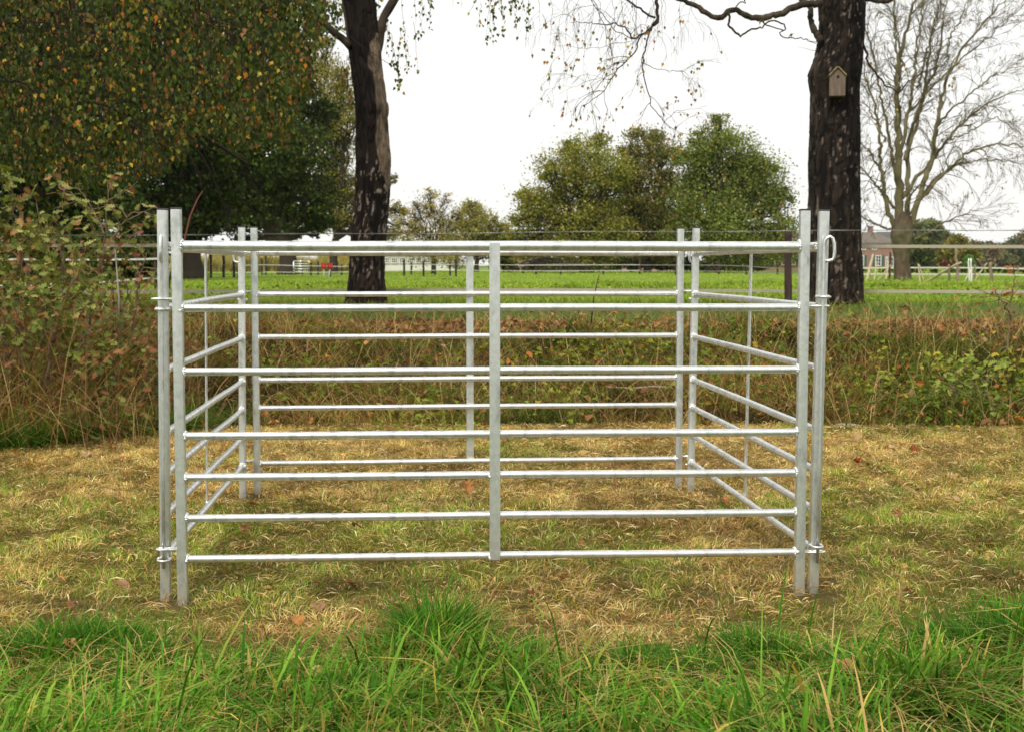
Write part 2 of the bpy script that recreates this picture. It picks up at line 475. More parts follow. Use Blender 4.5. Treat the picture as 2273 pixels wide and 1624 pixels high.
def blades(rng, xy, h, wd, bend, col, seg=3, zoff=-.01, lean=.25, azim=None, base_z=None, tipcol=None, H0=None):
    n = len(xy); z = H(xy[:, 0], xy[:, 1])+zoff if base_z is None else base_z
    az = rng.uniform(0, 2*math.pi, n) if azim is None else azim
    d = np.stack([np.cos(az), np.sin(az), 0*az], 1)
    # blade width direction roughly across the lean
    wa = az+math.pi/2+rng.normal(0, .5, n); wv = np.stack([np.cos(wa), np.sin(wa), 0*wa], 1)
    base = np.stack([xy[:, 0], xy[:, 1], z], 1)
    up = np.array([0, 0, 1.0])
    ln = rng.uniform(0, lean, n)
    V = []; C = []
    for k in range(seg+1):
        t = k/seg
        hor = h*(ln*t+bend*t*t); ver = h*(t-.45*np.clip(bend, 0, 1.6)*t*t*t)
        p = base+d*hor[:, None]+up*ver[:, None]
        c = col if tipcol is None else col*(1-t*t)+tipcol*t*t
        if k < seg:
            ww = wd*(1-.75*t**1.7)/2
            V += [p-wv*ww[:, None], p+wv*ww[:, None]]; C += [c, c]
        else: V.append(p); C.append(c)
    kk = 2*seg+1
    V = np.stack(V, 1).reshape(-1, 3); C = np.stack(C, 1).reshape(-1, 3)
    off = (np.arange(n)*kk)[:, None]
    F4 = [np.array([2*i, 2*i+1, 2*i+3, 2*i+2])+off for i in range(seg-1)]
    F3 = np.array([2*seg-2, 2*seg-1, 2*seg])+off
    F = ([np.concatenate(F4)] if F4 else [])+[F3]
    return V, F, C

# ---------------------------------------------------------------- sheep hurdles
HL = 1.868; TOPZ = 1.174
RAILZ = [1.067, .884, .696, .505, .381, .258, .135]
_shared = {}
def share(key, mk):
    if key not in _shared: _shared[key] = mk()
    return _shared[key]
def inst(name, me, parent, loc, rot=(0, 0, 0)):
    o = bpy.data.objects.new(name, me); o.location = loc; o.rotation_euler = rot; link(o, parent); return o
def mesh_of(o):
    me = o.data; bpy.data.objects.remove(o); return me
def post_mesh():
    rngp = np.random.default_rng(3)
    s = .0146; b = .003
    prof = []
    for (sx, sy) in ((1, 1), (-1, 1), (-1, -1), (1, -1)):
        for t in (0, .5, 1):
            a = math.atan2(sy, sx)-math.pi/4+t*math.pi/2
            prof.append((sx*(s-b)+b*math.cos(a), sy*(s-b)+b*math.sin(a)))
    prof = np.array(prof); n = len(prof)
    zs = np.concatenate([[-.06, -.02], np.linspace(.02, TOPZ, 30)])
    V = []
    for i, z in enumerate(zs):
        k = .55 if i == 0 else 1.0
        V.append(np.c_[prof*k*(1+.006*rngp.normal(size=(n, 1))), np.full(n, z)])
    V = np.concatenate(V); F = []
    for i in range(len(zs)-1):
        a = i*n+np.arange(n); bb = i*n+(np.arange(n)+1) % n; F.append(np.stack([a, bb, bb+n, a+n], 1))
    o = np_mesh('post', V, [np.concatenate(F)], M['zinc']); smooth_angle(o, 35); return mesh_of(o)
def rail_mesh(r):
    m = MB(); L = HL-.029
    xs = np.linspace(-L/2, L/2, 24)
    m.tube(np.c_[xs, .0006*np.sin(xs*9), .0006*np.sin(xs*5+1)], r, 16, False)
    o = m.build('rail', M['zinc'], smooth=True); return mesh_of(o)
def weld_mesh(k, seed):
    m = MB(); rg = np.random.default_rng(seed)
    n = 14
    for i in range(n):
        a = 2*math.pi*i/n; r = (.0165 if k else .0125)
        m.sphere((rg.uniform(-.001, .001), r*math.cos(a), r*math.sin(a)), .0042+rg.uniform(0, .0018), 6, 5, (1, 1, 1), .18, seed+i)
    if seed % 2: m.sphere((.006, .004, -.012), .006, 7, 5, (1.2, 1, 1), .25, seed)
    o = m.build('weld_bead', M['zinc'], smooth=True); return mesh_of(o)
def cap_mesh():
    m = MB(); m.box((0, 0, .002), (.031, .031, .006), bev=.0018)
    o = m.build('cap', M['cap']); return mesh_of(o)
def bar_mesh():
    m = MB(); z0, z1 = .124, 1.077
    zs = np.linspace(z0, z1, 12)
    for i in range(11):
        pass
    m.box((0, 0, (z0+z1)/2), (.032, .005, z1-z0), bev=.0012)
    o = m.build('centre_bar', M['zinc']); return mesh_of(o)
def lug_mesh(lx, hw):
    """U of round bar in the xy plane, open end at x=0, reaching x=lx"""
    m = MB(); a = np.linspace(-math.pi/2, math.pi/2, 9)
    pts = [(-.002, -hw, 0)]+[(lx-hw+hw*math.cos(t), hw*math.sin(t), 0) for t in a]+[(-.002, hw, 0)]
    m.tube(pts, .0038, 8)
    m.sphere((0, -hw, 0), .0062, 7, 5, (1, 1, 1), .2, 5); m.sphere((0, hw, 0), .0062, 7, 5, (1, 1, 1), .2, 6)
    o = m.build('lug', M['zinc'], smooth=True); return mesh_of(o)

def hurdle(p0, p1, bar, label, lean=0.0, lugs=()):
    """p0, p1 = feet (x,y) of the two posts; bar = side of the flat centre bar; lugs = (end, z, direction angle, reach)"""
    p0 = np.array(p0); p1 = np.array(p1); c = (p0+p1)/2; dx = p1-p0
    L = float(np.hypot(*dx)); rz = math.atan2(dx[1], dx[0])
    root = bpy.data.objects.new('sheep_hurdle', None); root.empty_display_size = .1
    root.location = (c[0], c[1], -.009); root.rotation_euler = (lean, 0, rz); link(root)
    tag(root, label, 'sheep hurdle', 'galvanised sheep hurdles forming the square pen')
    k = L/HL
    for s in (-1, 1):
        po = inst('post', share('post', post_mesh), root, (s*L/2, 0, 0), (0, 0, 0 if s < 0 else math.pi))
        inst('cap', share('cap', cap_mesh), po, (0, 0, TOPZ))
    for i, z in enumerate(RAILZ):
        r = inst('rail', share('rt' if i == 0 else 'rl', (lambda: rail_mesh(.0150)) if i == 0 else (lambda: rail_mesh(.0118))), root, (0, 0, z))
        r.scale.x = (L-.029)/(HL-.029)
        for s in (-1, 1):
            inst('weld_bead', share(('w', i == 0, (i*2+s) % 3), lambda: weld_mesh(i == 0, 10+(i*2+s) % 3)), root, (s*(L/2-.0155), 0, z), (0.7*i, 0, 0 if s > 0 else math.pi))
    inst('centre_bar', share('bar', bar_mesh), root, (0, bar*.0145, 0))
    for q, (i, z) in enumerate(list(enumerate(RAILZ))[1:]):
        if i in (1, 4, 6): inst('weld_bead', share('w2', lambda: mesh_of(MB().sphere((0, 0, 0), .0085, 8, 6, (.6, .8, 1.3), .3, 4).build('weld_bead', M['zinc'], smooth=True))), root, (.0155 if i % 2 else -.0155, bar*.009, z-.003), (.4*i, 0, 0))
    for (s, z, ang, reach, hw, yo) in lugs:
        off = {0: (.0146, yo), 1: (yo, .0146), 2: (-.0146, yo), 3: (yo, -.0146)}[ang]
        inst('lug', share(('lug', reach, hw), lambda: lug_mesh(reach, hw)), root, (s*L/2+off[0], off[1], z), (0, 0, ang*math.pi/2))
    return root
A = (-.987, 4.05); Gp = (.8825, 4.153); B = (-1.0535, 4.108); C_ = (-1.183, 5.965)
D = (-1.132, 6.04); E = (.7575, 6.19); Hh = (.932, 4.185); F_ = (.799, 6.085)
hurdle(A, Gp, -1, 'front galvanised tube hurdle of the pen, nearest, flat centre bar facing out', 0,
       [(-1, .911, 2, .063, .011, .014), (-1, .163, 2, .063, .011, .014), (1, .887, 0, .064, .011, .006), (1, .134, 0, .064, .011, .006)])
hurdle(D, E, 1, 'rear galvanised hurdle of the pen, closing the side toward the grassy bank', 0,
       [(-1, .895, 2, .06, .011, .01), (-1, .145, 2, .06, .011, .01), (1, .895, 0, .06, .011, .01), (1, .145, 0, .06, .011, .01)])
# left side runs B -> C (x axis points away from the camera; +y local is to the left)
hurdle(B, C_, 1, 'left side galvanised hurdle of the pen, seen steeply end on', .010,
       [(-1, .880, 2, .034, .017, 0), (-1, .126, 2, .034, .017, 0), (1, .862, 0, .034, .017, 0), (1, .12, 0, .034, .017, 0)])
hurdle(Hh, F_, -1, 'right side galvanised hurdle of the pen, leaning slightly outward', .013,
       [(-1, .915, 2, .034, .017, 0), (-1, .152, 2, .034, .017, 0), (1, .862, 0, .034, .017, 0), (1, .12, 0, .034, .017, 0)])

def pin(x, y, ang, label, lean=(0, 0)):
    m = MB()
    path = [(0, 0, 0), (0, 0, .3), (0, 0, .6), (0, 0, .968), (.002, 0, .984), (.0075, 0, .990), (.0165, 0, .996), (.0245, 0, .990), (.029, 0, .974), (.0305, 0, .950), (.0295, 0, .932), (.024, 0, .925), (.013, 0, .923), (.004, 0, .922)]
    path = [(a*math.cos(ang), a*math.sin(ang), c) for a, b, c in path]
    m.tube(path, .0052, 10)
    o = m.build('locking_pin', M['zinc'], smooth=True)
    o.location = (x, y, .092); o.rotation_euler = (lean[0], lean[1], 0)
    tag(o, label, 'locking pin', 'steel drop pins coupling the hurdles'); return o
pin(-1.0490, 4.073, R(-80), 'drop pin at the front left corner of the pen, handle loop seen edge on', (0, .011))
pin(.9365, 4.150, R(-12), 'drop pin at the front right corner of the pen with open rounded handle loop', (0, .006))
pin(-1.186, 6.0, R(176), 'drop pin half hidden behind the rear left corner post of the pen')
pin(.806, 6.124, R(192), 'drop pin behind the rear right corner post, loop poking out left', (0, .014))

# ---------------------------------------------------------------- fallen leaves and sticks on the mown grass (countable)
def fallen_leaf(px, py, size, col, label, kind='oak', yaw=0, curl=.5, z=None, lift=.012):
    g = G(px, py, .02); g[2] = H(g[0], g[1])+lift if z is None else z
    T = OAK if kind == 'oak' else BROAD
    V = T[0].copy(); V[:, 1] -= .5; size *= .86
    V[:, 2] = np.abs(V[:, 0])*curl*1.6+curl*.55*V[:, 1]**2+.05*np.sin(V[:, 1]*9)
    V *= size
    rg = np.random.default_rng(int(px*7+py))
    cc = np.array(col)*(.82+.7*(vnoise(V[:, 0]*120, V[:, 1]*120, 0, int(px))-.5))[:, None]
    o = np_mesh('fallen_leaf', V, T[1], M['dead'], None, np.clip(cc, 0, 1), True, loc=g)
    o.rotation_euler = (R(rg.uniform(10, 38)), R(rg.uniform(-25, 25)), yaw)
    tag(o, label, 'leaf', 'fallen autumn leaves on the mown grass'); return o
OR = (.50, .20, .06); BR = (.26, .11, .045); TAN = (.50, .34, .17); YE = (.60, .42, .08); PK = (.45, .24, .14); RD = (.30, .06, .02)
fallen_leaf(1037, 1093, .105, (.46, .21, .07), 'large upright orange brown leaf inside the pen below the rear rails', yaw=.4, curl=.8, lift=.04)
fallen_leaf(935, 1005, .075, YE, 'bright yellow leaf on straw just behind the rear hurdle, left of its bar', 'b', 1.2, .4)
fallen_leaf(845, 995, .06, TAN, 'pale tan leaf behind the rear hurdle, left of the yellow leaf', 'b', .2, .3)
fallen_leaf(1290, 1002, .05, YE, 'small yellow leaf behind the rear hurdle, right of the front centre bar', 'b', .7, .4)
fallen_leaf(270, 1018, .085, OR, 'orange leaf lying left of the pen near the dry bank', yaw=.8, curl=.5)
fallen_leaf(192, 1008, .065, TAN, 'light tan leaf left of the orange leaf by the bank foot', 'b', .1, .4)
fallen_leaf(545, 1168, .085, BR, 'dark brown leaf inside the pen near the front left post', yaw=.3, curl=.7)
fallen_leaf(562, 1105, .055, OR, 'orange leaf beside the rear left post feet', 'b', 1.9, .5)
fallen_leaf(790, 1160, .06, BR, 'brown leaf in the pen under the sixth front rail', 'b', 1.4, .5)
fallen_leaf(1190, 1310, .085, PK, 'pinkish brown leaf in front of the pen right of the centre bar', yaw=1.5, curl=.5)
fallen_leaf(1310, 1160, .055, PK, 'small pink brown leaf in the pen under the sixth rail right half', 'b', 2.2, .5)
fallen_leaf(1608, 1108, .075, OR, 'orange leaf by the right side hurdle rails', yaw=.5, curl=.5)
fallen_leaf(1652, 1100, .07, TAN, 'pale leaf next to the thin bar of the right side hurdle', 'b', .5, .5)
fallen_leaf(2018, 1305, .075, PK, 'tan pink leaf on the grass right of the pen, in front', yaw=1.9, curl=.6)
fallen_leaf(1990, 1135, .06, BR, 'brown leaf right of the pen beside a green patch', 'b', .5, .5)
fallen_leaf(1897, 980, .10, TAN, 'upright pale leaf at the bank foot right of the pen', yaw=.2, curl=.9, lift=.03)
fallen_leaf(1988, 992, .10, TAN, 'flat pale tan leaf right of the upright pale leaf', yaw=1.4, curl=.25)
fallen_leaf(2030, 998, .085, RD, 'dark red leaf on straw at the bank foot, right', yaw=.7, curl=.7)
fallen_leaf(1905, 1025, .085, RD, 'red brown curled leaf just right of the right side hurdle', yaw=1.1, curl=.8)
fallen_leaf(2178, 1215, .09, PK, 'large pink brown leaf at the right edge area of the mown grass', yaw=2.6, curl=.4)
fallen_leaf(2195, 1200, .05, RD, 'small dark red leaf touching the large pink brown leaf', 'b', 2.0, .5)
fallen_leaf(1720, 1000, .075, OR, 'orange leaf seen between the right side hurdle rails', yaw=1.0, curl=.5)
fallen_leaf(660, 1372, .06, OR, 'orange leaf at the edge of the long grass below the front hurdle', 'b', .3, .5)
fallen_leaf(705, 1340, .07, PK, 'pinkish leaf in the dry grass right of the front left post', 'b', .3, .5)
fallen_leaf(780, 1285, .07, BR, 'brown leaf in front of the pen under the bottom rail', yaw=2.1, curl=.5)
fallen_leaf(270, 1290, .06, PK, 'brown leaf left of the front left corner posts', 'b', .9, .5)
fallen_leaf(150, 1335, .07, BR, 'brown leaf far left in the dry grass', yaw=.6, curl=.5)
fallen_leaf(2120, 1100, .055, TAN, 'small tan leaf far right on the mown grass', 'b', .6, .5)
fallen_leaf(1445, 1215, .055, OR, 'small orange leaf inside the pen near its bottom rail', 'b', .6, .5)
# leaves caught in the long grass at the front
fallen_leaf(1870, 1502, .075, (.50, .22, .09), 'orange leaf standing in the long green grass, lower right', 'b', .2, .5, lift=.035)
fallen_leaf(698, 1513, .065, (.62, .46, .16), 'yellow leaf in the long grass, lower left of centre', 'b', .5, .4, lift=.035)
fallen_leaf(532, 1568, .07, (.36, .12, .06), 'red brown leaf deep in the long grass, lower left', yaw=1.3, curl=.5, lift=.035)
fallen_leaf(530, 1528, .045, (.6, .42, .2), 'small yellow tan leaf above the red brown leaf in long grass', 'b', 1.3, .5, lift=.035)
fallen_leaf(1018, 1612, .06, (.58, .36, .20), 'pale tan leaf at the bottom edge of the long grass', 'b', 2.4, .7, lift=.05)
fallen_leaf(155, 1440, .05, (.5, .2, .08), 'orange brown leaf in the long grass at far left', 'b', .5, .5, lift=.03)

def stick(pts, r, mat_col, name, label, cat):
    m = MB(); m.tube(pts, r, 7, True, mat_col); o = m.build(name, M['twig'], smooth=True, color=True); tag(o, label, cat); return o
def gp(px, py, up):
    g = G(px, py, 0); g[2] = H(g[0], g[1])+up; return g
stick([P(440, 1640, 2.98), P(425, 1602, 3.02), P(408, 1565, 3.06), P(398, 1535, 3.1), P(392, 1512, 3.13)], [.0055, .005, .0048, .0042, .005], (.20, .10, .06), 'stick', 'bare brown stick poking out of the long grass, bottom left', 'stick')
stick([P(408, 560, 4.6), P(411, 520, 4.6), P(424, 478, 4.62), P(438, 445, 4.65), P(449, 424, 4.7)], [.0035, .0032, .003, .0024, .0015], (.16, .06, .035), 'stem', 'thin reddish stem curving up behind the front left post', 'stem') if False else None

# ================================================================ ground cover (nobody could count it)
rng = np.random.default_rng(11)
def in_wedge(rng, n, y0, y1, marg=.5, bias=1.0):
    y = y0+(y1-y0)*rng.random(n)**bias
    hw = y*.385+marg
    # uniform per area: accept by width
    keep = rng.random(n) < hw/(y1*.385+marg)
    y = y[keep]; hw = hw[keep]
    return np.stack([rng.uniform(-1, 1, len(y))*hw, y], 1)

def front_edge(x):   # ragged front of the mown grass, in metres from the camera
    return 3.32-.06*sstep(-.3, -.9, x)+.24*(fbm(x*2.1, 0*x, 0, 41, 3)-.5)*2+.12*sstep(.9, 1.5, x)+.10*np.exp(-((x+.24)/.16)**2)-.05*np.exp(-((x-.35)/.25)**2)

LG = [(.072, .215, .020, 5), (.11, .285, .028, 5), (.038, .125, .014, 3.4), (.19, .36, .05, 2.6), (.24, .28, .06, 1.6), (.50, .40, .10, 1.1), (.48, .34, .15, 1.0)]
def long_grass():
    rg = np.random.default_rng(5)
    xy = in_wedge(rg, 105000, 2.0, 3.95, .9)
    fe = front_edge(xy[:, 0])
    clump = fbm(xy[:, 0]*3.2, xy[:, 1]*3.2, 0, 51, 3)
    dens = 1-sstep(fe-.25, fe+.20, xy[:, 1]+(clump-.5)*.25)
    keep = rg.random(len(xy)) < dens*(.35+.9*sstep(.3, .6, clump))
    xy = xy[keep]; clump = clump[keep]; n = len(xy); fe = fe[keep]
    h = rg.gamma(4.5, .0215, n)*(.3+1.2*clump)*(1-.45*sstep(-.35, .1, xy[:, 1]-fe))
    h *= 1+.5*np.exp(-((xy[:, 0]+.24)/.14)**2)*sstep(3.1, 3.4, xy[:, 1])+.35*sstep(1.0, 1.4, xy[:, 0])*sstep(2.9, 3.3, xy[:, 1])
    h *= 1-.25*sstep(2.9, 2.2, xy[:, 1])
    wd = rg.gamma(4, .0013, n)+.0014
    bend = np.clip(rg.gamma(1.7, .45, n), .03, 2.6)
    flow = 2*math.pi*fbm(xy[:, 0]*1.6, xy[:, 1]*1.6, 0, 61, 2)*1.6
    az = np.where(rg.random(n) < .5, flow+rg.normal(0, .8, n), rg.uniform(0, 2*math.pi, n))
    c = pick(rg, LG, n, .16)
    dk = .62+.8*fbm(xy[:, 0]*2.4, xy[:, 1]*2.4, 0, 71, 2); c = c*dk[:, None]
    tip = c*1.15+np.array([.03, .02, 0])*rg.random((n, 1))
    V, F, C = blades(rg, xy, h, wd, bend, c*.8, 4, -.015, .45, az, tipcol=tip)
    # denser darker tufts
    tx = [(110, 1440, .10, .17), (205, 1425, .08, .16), (275, 1440, .07, .15), (330, 1475, .07, .14), (955, 1425, .06, .20), (1000, 1440, .07, .17), (915, 1450, .06, .15), (1120, 1470, .08, .13), (1420, 1480, .08, .13), (1650, 1450, .07, .15), (1730, 1470, .08, .15), (2100, 1440, .09, .16), (2180, 1450, .10, .19), (2250, 1420, .10, .24), (2290, 1440, .12, .26), (520, 1500, .08, .13), (1560, 1500, .08, .14), (1900, 1490, .09, .14), (40, 1470, .10, .16)]
    parts = [(V, F, C)]
    for (a, b, sg, hh) in tx:
        g0 = G(a, b); k = 420
        q = g0[:2]+rg.normal(0, sg*.55, (k, 2)); azr = np.arctan2(q[:, 1]-g0[1], q[:, 0]-g0[0])+rg.normal(0, .7, k)
        cc = pick(rg, [(.045, .155, .015, 4), (.07, .21, .02, 3), (.13, .30, .035, 1.5), (.34, .30, .06, .3)], k, .15)
        hh *= .85 if 900 < a < 1010 else .58; b += 22
        parts.append(blades(rg, q, hh*rg.uniform(.45, 1.15, k), rg.uniform(.002, .0055, k), rg.uniform(.1, 1.1, k), cc*.75, 4, -.01, .5, azr, tipcol=cc*1.1))
    V, F, C = concat_geo(parts)
    # dry straw lying down in it
    xy2 = xy[rg.choice(n, 3500)]+rg.normal(0, .02, (3500, 2))
    V2, F2, C2 = blades(rg, xy2, rg.uniform(.05, .15, 3500), rg.uniform(.002, .004, 3500), rg.uniform(.8, 2.2, 3500),
                        pick(rg, [(.45, .34, .14, 2), (.5, .42, .2, 1), (.3, .2, .08, 1)], 3500), 3, .02, 1.2)
    V, F, C = concat_geo([(V, F, C), (V2, F2, C2)])
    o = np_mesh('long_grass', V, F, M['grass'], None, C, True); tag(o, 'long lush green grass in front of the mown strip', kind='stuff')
    # stray green blades fading into the mown strip
    k = 3600; q = np.c_[rg.uniform(-2.4, 2.4, k), rg.uniform(3.25, 4.1, k)]; q = q[rg.random(k) < np.exp(-(q[:, 1]-3.3)/.22)]; k = len(q)
    cc = pick(rg, LG, k, .16); V, F, C = blades(rg, q, rg.uniform(.03, .12, k), rg.uniform(.002, .0048, k), rg.uniform(.1, 1.3, k), cc, 3, -.01, .6)
    o = np_mesh('stray_grass', V, F, M['grass'], None, C, True); tag(o, 'stray green blades at the edge of the mown strip', kind='stuff')
    # a few tall single blades
    sp = [(960, 1372, .21), (1725, 1415, .24), (1615, 1395, .2), (865, 1395, .18), (2250, 1440, .34), (1100, 1420, .16), (1240, 1440, .2), (1560, 1480, .22), (320, 1450, .16), (940, 1400, .24), (920, 1410, .2), (980, 1400, .22), (1000, 1410, .2), (1655, 1420, .2), (1790, 1430, .2), (2235, 1420, .28), (2265, 1400, .3), (285, 1465, .17), (340, 1440, .15)]
    g = np.array([G(a, b)[:2] for a, b, _ in sp]); hh = np.array([s[2] for s in sp])
    V, F, C = blades(rg, g, hh, np.full(len(sp), .0062), rg.uniform(.1, .5, len(sp)), pick(rg, LG[:4], len(sp)), 5, -.01, .25)
    o = np_mesh('tall_grass', V, F, M['grass'], None, C, True); tag(o, 'taller single blades above the long grass', kind='stuff')
long_grass()

STRAW = [(.56, .385, .18, 4), (.68, .51, .28, 2.8), (.39, .25, .11, 3.6), (.22, .12, .05, 2.2), (.80, .66, .42, 1.2), (.36, .32, .10, 1.6)]
MGREEN = [(.13, .23, .03, 4), (.19, .29, .04, 3), (.08, .14, .02, 2), (.31, .34, .07, 2)]
def mown():
    rg = np.random.default_rng(6)
    xy = in_wedge(rg, 480000, 3.2, 8.9, 1.0)
    x, y = xy.T
    keep = (y > front_edge(x)-.18) & (y < bank0(x)+.15)
    xy = xy[keep]; x, y = xy.T; n = len(xy)
    green = fbm(x*1.1, y*.8, 0, 81, 4)+.14*(fbm(x*7, y*7, 0, 83, 2)-.5)
    greeny = sstep(.42, .60, green+.10*np.exp(-((y-4.9)/1.1)**2)-.18*sstep(6.6, 7.6, y)-.16*np.exp(-((y-3.75)/.28)**2))
    isg = rg.random(n) < .19+.60*greeny
    lying = (~isg) & (rg.random(n) < .55)
    c = np.where(isg[:, None], pick(rg, MGREEN, n, .15), pick(rg, STRAW, n, .18))
    brown = sstep(.52, .70, fbm(x*2.6, y*3.4, 0, 87, 3)); c = 1.1*c*(1-.38*brown[:, None]*np.array([.8, 1, 1]))
    fine = fbm(x*9, y*9, 0, 89, 2); c = c*((.62+.62*sstep(.25, .65, fine))*(.78+.4*sstep(.3, .6, fbm(x*1.7, y*2.3, 0, 95, 3))))[:, None]
    flow = 2*math.pi*(fbm(x*4.5, y*4.5, 0, 86, 2)*2.6)+rg.normal(0, .65, n)
    h = np.where(isg, rg.uniform(.018, .055, n), rg.uniform(.015, .045, n))
    h = np.where(lying, rg.uniform(.025, .065, n), h)*(.6+.6*fine)
    for q in (A, Gp, B, Hh, C_, D, E, F_): h = h*(1-.88*np.exp(-((x-q[0])**2+(y-q[1]+.05)**2)/.007))
    bend = np.where(lying, rg.uniform(.6, 2.0, n), rg.uniform(.1, .9, n))
    wd = rg.uniform(.0012, .0029, n)*(1+.12*(y-3.5))
    V, F, C = blades(rg, xy, h, wd, bend, c, 2, -.004, .9, flow, tipcol=c*1.15)
    # lying clippings: long nearly flat straws
    m = 60000
    s = xy[rg.choice(n, m)]+rg.normal(0, .02, (m, 2))
    sd = sstep(.35, .6, 1-green[rg.choice(n, m)])
    c2 = pick(rg, STRAW, m, .2)
    zl = H(s[:, 0], s[:, 1])+rg.uniform(.004, .028, m)
    az = 2*math.pi*(fbm(s[:, 0]*5, s[:, 1]*5, 0, 88, 2)*2.6)+rg.normal(0, .55, m); ln = rg.uniform(.02, .075, m); tl = rg.normal(0, .15, m)
    c2 = c2*(.6+.75*vnoise(s[:, 0]*8, s[:, 1]*8, 0, 90))[:, None]
    d = np.stack([np.cos(az), np.sin(az), tl], 1); wv = np.stack([-np.sin(az), np.cos(az), rg.normal(0, .4, m)], 1)
    p0 = np.stack([s[:, 0], s[:, 1], zl], 1); w2 = (rg.uniform(.0008, .0019, m)*(1+.12*(s[:, 1]-3.5)))[:, None]
    mid = p0+d*ln[:, None]*.5+np.array([0, 0, 1])*rg.uniform(0, .012, (m, 1)); end = p0+d*ln[:, None]
    V2 = np.stack([p0, mid-wv*w2, mid+wv*w2, end], 1).reshape(-1, 3)
    off = (np.arange(m)*4)[:, None]; F2 = [np.concatenate([np.array([0, 1, 2])+off, np.array([1, 3, 2])+off])]
    V, F, C = concat_geo([(V, F, C), (V2, F2, np.repeat(c2, 4, 0))])
    o = np_mesh('mown_grass', V, F, M['grass'], None, C, True); tag(o, 'short mown grass mixed with dry straw clippings', kind='stuff')
    # little fragments of dead leaf
    m = 900
    s = xy[rg.choice(n, m)]
    pos = np.stack([s[:, 0], s[:, 1], H(s[:, 0], s[:, 1])+.012], 1)
    Rm = frames(np.stack([rg.normal(size=m), rg.normal(size=m), .3*rg.normal(size=m)], 1), rg, np.tile([0, 0, 1.0], (m, 1))+.5*rg.normal(size=(m, 3)))
    V, F, C = scatter(BROAD[0], BROAD[1], pos, Rm, rg.uniform(.010, .030, m), pick(rg, [(.36, .16, .07, 3), (.22, .10, .05, 2), (.5, .33, .14, 2)], m, .2))
    o = np_mesh('leaf_fragments', V, F, M['dead'], None, C); tag(o, 'crumbs of dead leaves in the mown grass', kind='stuff')
mown()

BANKC = [(.42, .29, .13, 5), (.30, .18, .085, 5), (.17, .09, .045, 3), (.55, .43, .23, 3), (.14, .19, .03, 3.6), (.19, .27, .04, 2.2), (.08, .12, .02, 1.6), (.30, .13, .06, .8)]
def bank():
    rg = np.random.default_rng(7)
    xy = in_wedge(rg, 150000, 7.2, 13.4, 2.0)
    x, y = xy.T
    b = bank0(x)
    keep = (y > b-.03) & (rg.random(len(x)) < np.where(y < 11.4, 1, .35))
    xy = xy[keep]; x, y = xy.T; n = len(x); b = b[keep]
    g = fbm(x*.9, y*.9, 0, 91, 3)
    tall = fbm(x*1.6, y*1.6, 0, 93, 3)
    left = sstep(-1.9, -2.9, x)*sstep(10.5, 9.5, y)
    h = rg.gamma(5, .030, n)*(.25+1.8*tall)*(1-.6*sstep(11.2, 11.8, y))*(1+1.15*left)
    h *= np.where(y < b+.25, .75, 1)
    c = pick(rg, BANKC, n, .2)
    gsel = rg.random(n) < sstep(.45, .62, g)*.75
    c[gsel] = pick(rg, [(.10, .18, .025, 3), (.15, .25, .035, 2), (.06, .11, .018, 2)], int(gsel.sum()))
    c *= np.array([1, .95, .8])*.74
    c *= (.28+1.25*sstep(.2, .75, fbm(x*2.6, y*2.6, 0, 97, 3)))[:, None]  # dark patches imitate shade under the tangle, put into the blade colour
    V, F, C = blades(rg, xy, h, rg.uniform(.003, .007, n), np.clip(rg.gamma(2, .5, n), .1, 2.4), c, 3, -.02, .8, tipcol=c*1.2)
    o = np_mesh('bank_grass', V, F, M['grass'], None, C, True); tag(o, 'tangled green and dry grass on the bank behind the pen', kind='stuff')
    # dead stalks and bents
    m = 5200
    xy = in_wedge(rg, m*2, 7.4, 12.9, .9)[:m]; xy = xy[xy[:, 1] > bank0(xy[:, 0])-.05]; m = len(xy)
    lf = sstep(-1.8, -2.8, xy[:, 0])*sstep(11, 9.5, xy[:, 1])
    V, F, C = blades(rg, xy, rg.uniform(.25, .6, m)*(1+.5*lf)*(1-.35*sstep(10.5, 12.5, xy[:, 1])), rg.uniform(.003, .0055, m), np.clip(rg.gamma(2, .45, m), 0, 2), pick(rg, [(.46, .36, .18, 3), (.36, .24, .12, 3), (.55, .46, .27, 1), (.2, .12, .07, 2)], m), 5, -.02, .7)
    o = np_mesh('dry_stalks', V, F, M['grass'], None, C, True); tag(o, 'bleached dead stalks standing out of the bank', kind='stuff')
    # dead leaves on the bank and in the strip along its top
    m = 11500
    xy = in_wedge(rg, 40000, 7.4, 14.2, 2.0); x, y = xy.T
    pr = np.where((y > 11.35) & (y < 12.9), .8, .09)*(y > bank0(x)-.2)*np.where(y > 12.9, .5, 1)
    xy = xy[rg.random(len(x)) < pr][:m]; m = len(xy); x, y = xy.T
    lift = np.where(y < 11.3, rg.uniform(.01, .16, m), rg.uniform(.01, .05, m))
    pos = np.stack([x, y, H(x, y)+lift], 1)
    ax = np.stack([rg.normal(size=m), rg.normal(size=m), .35*rg.normal(size=m)], 1)
    Rm = frames(ax, rg, np.tile([0, 0, 1.0], (m, 1))+.55*rg.normal(size=(m, 3)))
    V, F, C = scatter(BROAD[0]*np.array([1, 1, 2.2]), BROAD[1], pos, Rm, rg.uniform(.025, .072, m), pick(rg, [(.30, .15, .07, 4), (.21, .10, .05, 4), (.40, .20, .08, 1.6), (.38, .25, .14, 1.5), (.42, .17, .05, .5), (.12, .06, .035, 3)], m, .2))
    o = np_mesh('leaf_litter', V, F, M['dead'], None, C); tag(o, 'brown fallen leaves strewn over the bank and its top', kind='stuff')
bank()

